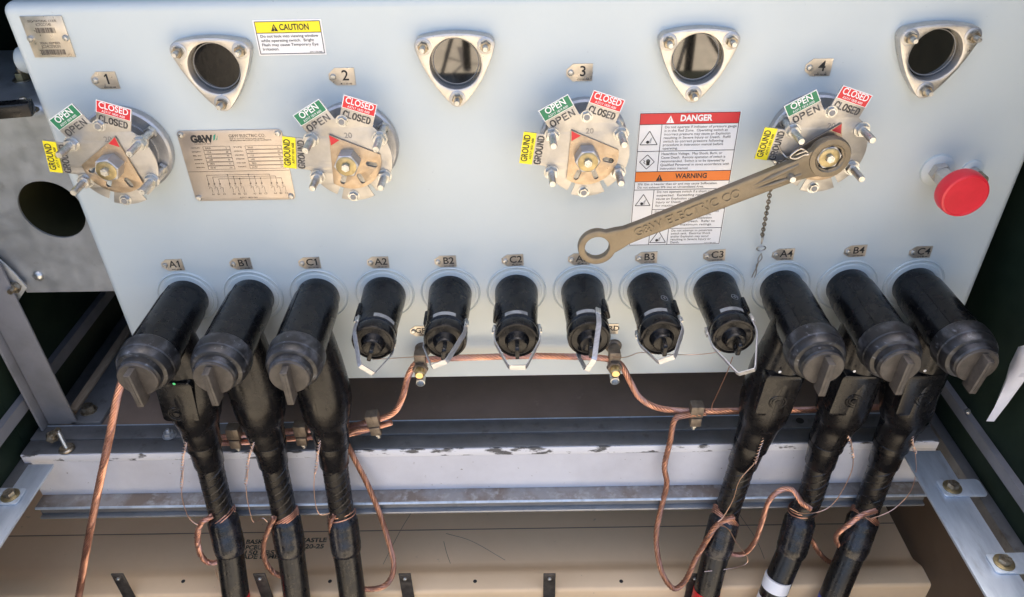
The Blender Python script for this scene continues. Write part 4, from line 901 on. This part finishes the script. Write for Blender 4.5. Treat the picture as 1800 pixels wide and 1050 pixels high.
w_ = smooth_path(pp((1288, 628, -.12), (1278, 655, -.10), (1262, 690, -.075), (1252, 712, -.066), (1252, 722, -.066)), 8)
o = MB().tube([p-w_[0] for p in w_], .0008, 5).build('bonding_wire', COPPER_D, loc=w_[0]); tag(o, 'fine bonding wire from the C3 cap down to the copper bus', 'wire')

# bronze split clamps on the bus
def clamp(px, py, y, label, rot, first=[None]):
    p = PY(px, py, y)
    if first[0] is None:
        g = thing('bus_clamp', label, 'clamp', p, 'bronze clamps on the copper bus')
        MB().box((-.0125, -.011, -.004), (.0125, .011, .024), bev=.0018).box((-.0015, -.0118, -.002), (.0015, -.0105, .023)).box((-.0105, -.013, -.026), (.0105, .010, -.0045), bev=.0018).build('clamp_jaw', CLAMPM, g)
        MB().hexa(.0062, .007, T(0, -.002, -.0335)).lathe([(.004, 0), (.004, .010)], T(0, -.002, -.0400), 12, cap0=True).build('clamp_bolt', ZINC, g); first[0] = g
        g.rotation_euler = (0, rot, 0); return g
    g = dup(first[0], p, label); g.rotation_euler = (0, rot, 0); return g
clamp(658, 742, -.066, 'bronze bus clamp right of the C1 elbow, tilted on the copper bus', -.12)
clamp(413, 765, -.064, 'bronze bus clamp between the A1 and B1 elbows', .02)
clamp(530, 760, -.064, 'bronze bus clamp between the B1 and C1 elbows', .02)
clamp(1223, 726, -.066, 'bronze bus clamp left of the A4 elbow, where the pigtail leaves', 0)

# ground lugs with brass nuts
for i, (px, py, lab) in enumerate(((740, 640, 'ground lug with brass nut under the left GRD tag'), (1079, 637, 'ground lug with brass nut under the right GRD tag'))):
    q = PY(px, py, -.036)
    if i == 0:
        L0 = thing('ground_lug', lab, 'lug', (q.x, -.036, q.z), 'ground lugs on the tank')
        MB().box((-.011, -.010, -.016), (.011, .011, .030), bev=.004).build('lug_body', CLAMPM, L0)
        MB().hexa(.0150, .0075, T(0, -.010, -.002) @ FACE).build('lug_nut', CLAMPM, L0)
        MB().lathe([(.0088, 0), (.0088, .014), (.0070, .016)], T(0, -.017, -.001) @ FACE, 20).build('brass_nut', BRASS_Y, L0)
        MB().lathe([(.0085, 0), (.0085, .018), (.0070, .0185), (.0068, .010)], T(0, -.012, -.022) @ FACE, 20).build('stud_end', ZINC, L0)
    else: dup(L0, (q.x, -.036, q.z), lab)

# nut behind the A1 elbow on the rail, and white sheeting at the right wall
p = PZ(298, 765, .603); g = thing('rail_bolt', 'small bolt on the rail just left of the A1 elbow leg', 'bolt', (p.x, p.y, .602))
MB().hexa(.011, .010).lathe([(.005, .010), (.005, .016), (.003, .018)], I4, 12).lathe([(.014, 0), (.014, .002)], I4, 18).build('bolt_head', GALV, g)
mb = MB(); xw = .812
A = [PX(*q, xw) for q in ((1790, 610), (1775, 640), (1768, 665), (1752, 720), (1745, 740))]; B = [PX(*q, xw) for q in ((1850, 600), (1835, 650), (1800, 668), (1768, 712), (1745.5, 741))]
r0 = []
for a_, b_ in zip(A, B):
    m_ = a_.lerp(b_, .5)+Vector((-.012, 0, 0)); r0.append([mb.bm.verts.new(v) for v in (a_, m_, b_, b_+Vector((.002, 0, 0)), m_+Vector((.003, 0, 0)), a_+Vector((.002, 0, 0)))])
for a_, b_ in zip(r0, r0[1:]):
    for j in range(6): mb.bm.faces.new((a_[j], a_[(j+1) % 6], b_[(j+1) % 6], b_[j]))
tag(mb.build('plastic_sheet', BAGM, sharp=80), 'torn tip of white plastic sheeting hanging at the right wall', 'sheeting')

# ------------------------------------------------------------------ props added out of view in front, dark shapes for the window reflections
g = thing('reflection_case', 'black case added on the dirt in front, made up for the window reflections', 'case', (-.55, -3.0, 0))  # added case, out of view; darkens the lower part of a window reflection
MB().box((-.62, -.30, .03), (.62, .30, .20), bev=.03).build('case_body', RUBBER, g)
MB().box((-.61, -.29, .204), (.61, .29, .26), bev=.02).build('case_lid', RUBBER, g)
MB().tube(smooth_path([(-.12, -.31, .14), (-.11, -.35, .15), (.11, -.35, .15), (.12, -.31, .14)], 6), .012, 10).build('handle', GREYP, g)
g = thing('reflection_stand', 'thin black stand added in front, made up as a dark bar in a window reflection', 'stand', (1.07, -3.6, 0), 'added stands for the window reflections')  # invented stand that draws a dark bar in the window glass
MB().tube([(0, 0, .02), (0, 0, 1.5)], .028, 12).build('pole', RUBBER, g)
for a in (0, 2.1, 4.2): MB().tube([(0, 0, .5), (.35*math.cos(a), .35*math.sin(a), .01)], .012, 8).build('leg', RUBBER, g)
dup(g, (-.36, -4.1, 0), 'second thin black stand added in front, made up for a window reflection')

g = thing('reflection_crate', 'dark crate added on the dirt in front, made up for the reflection above the danger sign', 'crate', (1.05, -2.95, 0))  # invented crate, unseen; gives its window a dark lower reflection
MB().box((-.42, -.25, .02), (.42, .25, .24), bev=.012).build('crate_body', OLIVE, g)
MB().box((-.43, -.26, .244), (.43, .26, .27), bev=.008).build('crate_lid', OLIVE, g)
g = thing('reflection_tall_case', 'tall black case added out of view to keep the leftmost window reflection dark', 'case', (-1.20, -1.60, 0))  # unseen block added so the leftmost window mirrors something dark
MB().box((-.10, -.38, .02), (.10, .38, .96), bev=.02).build('case_body', RUBBER, g); MB().box((-.10, -.38, .964), (.10, .38, 1.05), bev=.02).build('case_lid', RUBBER, g)
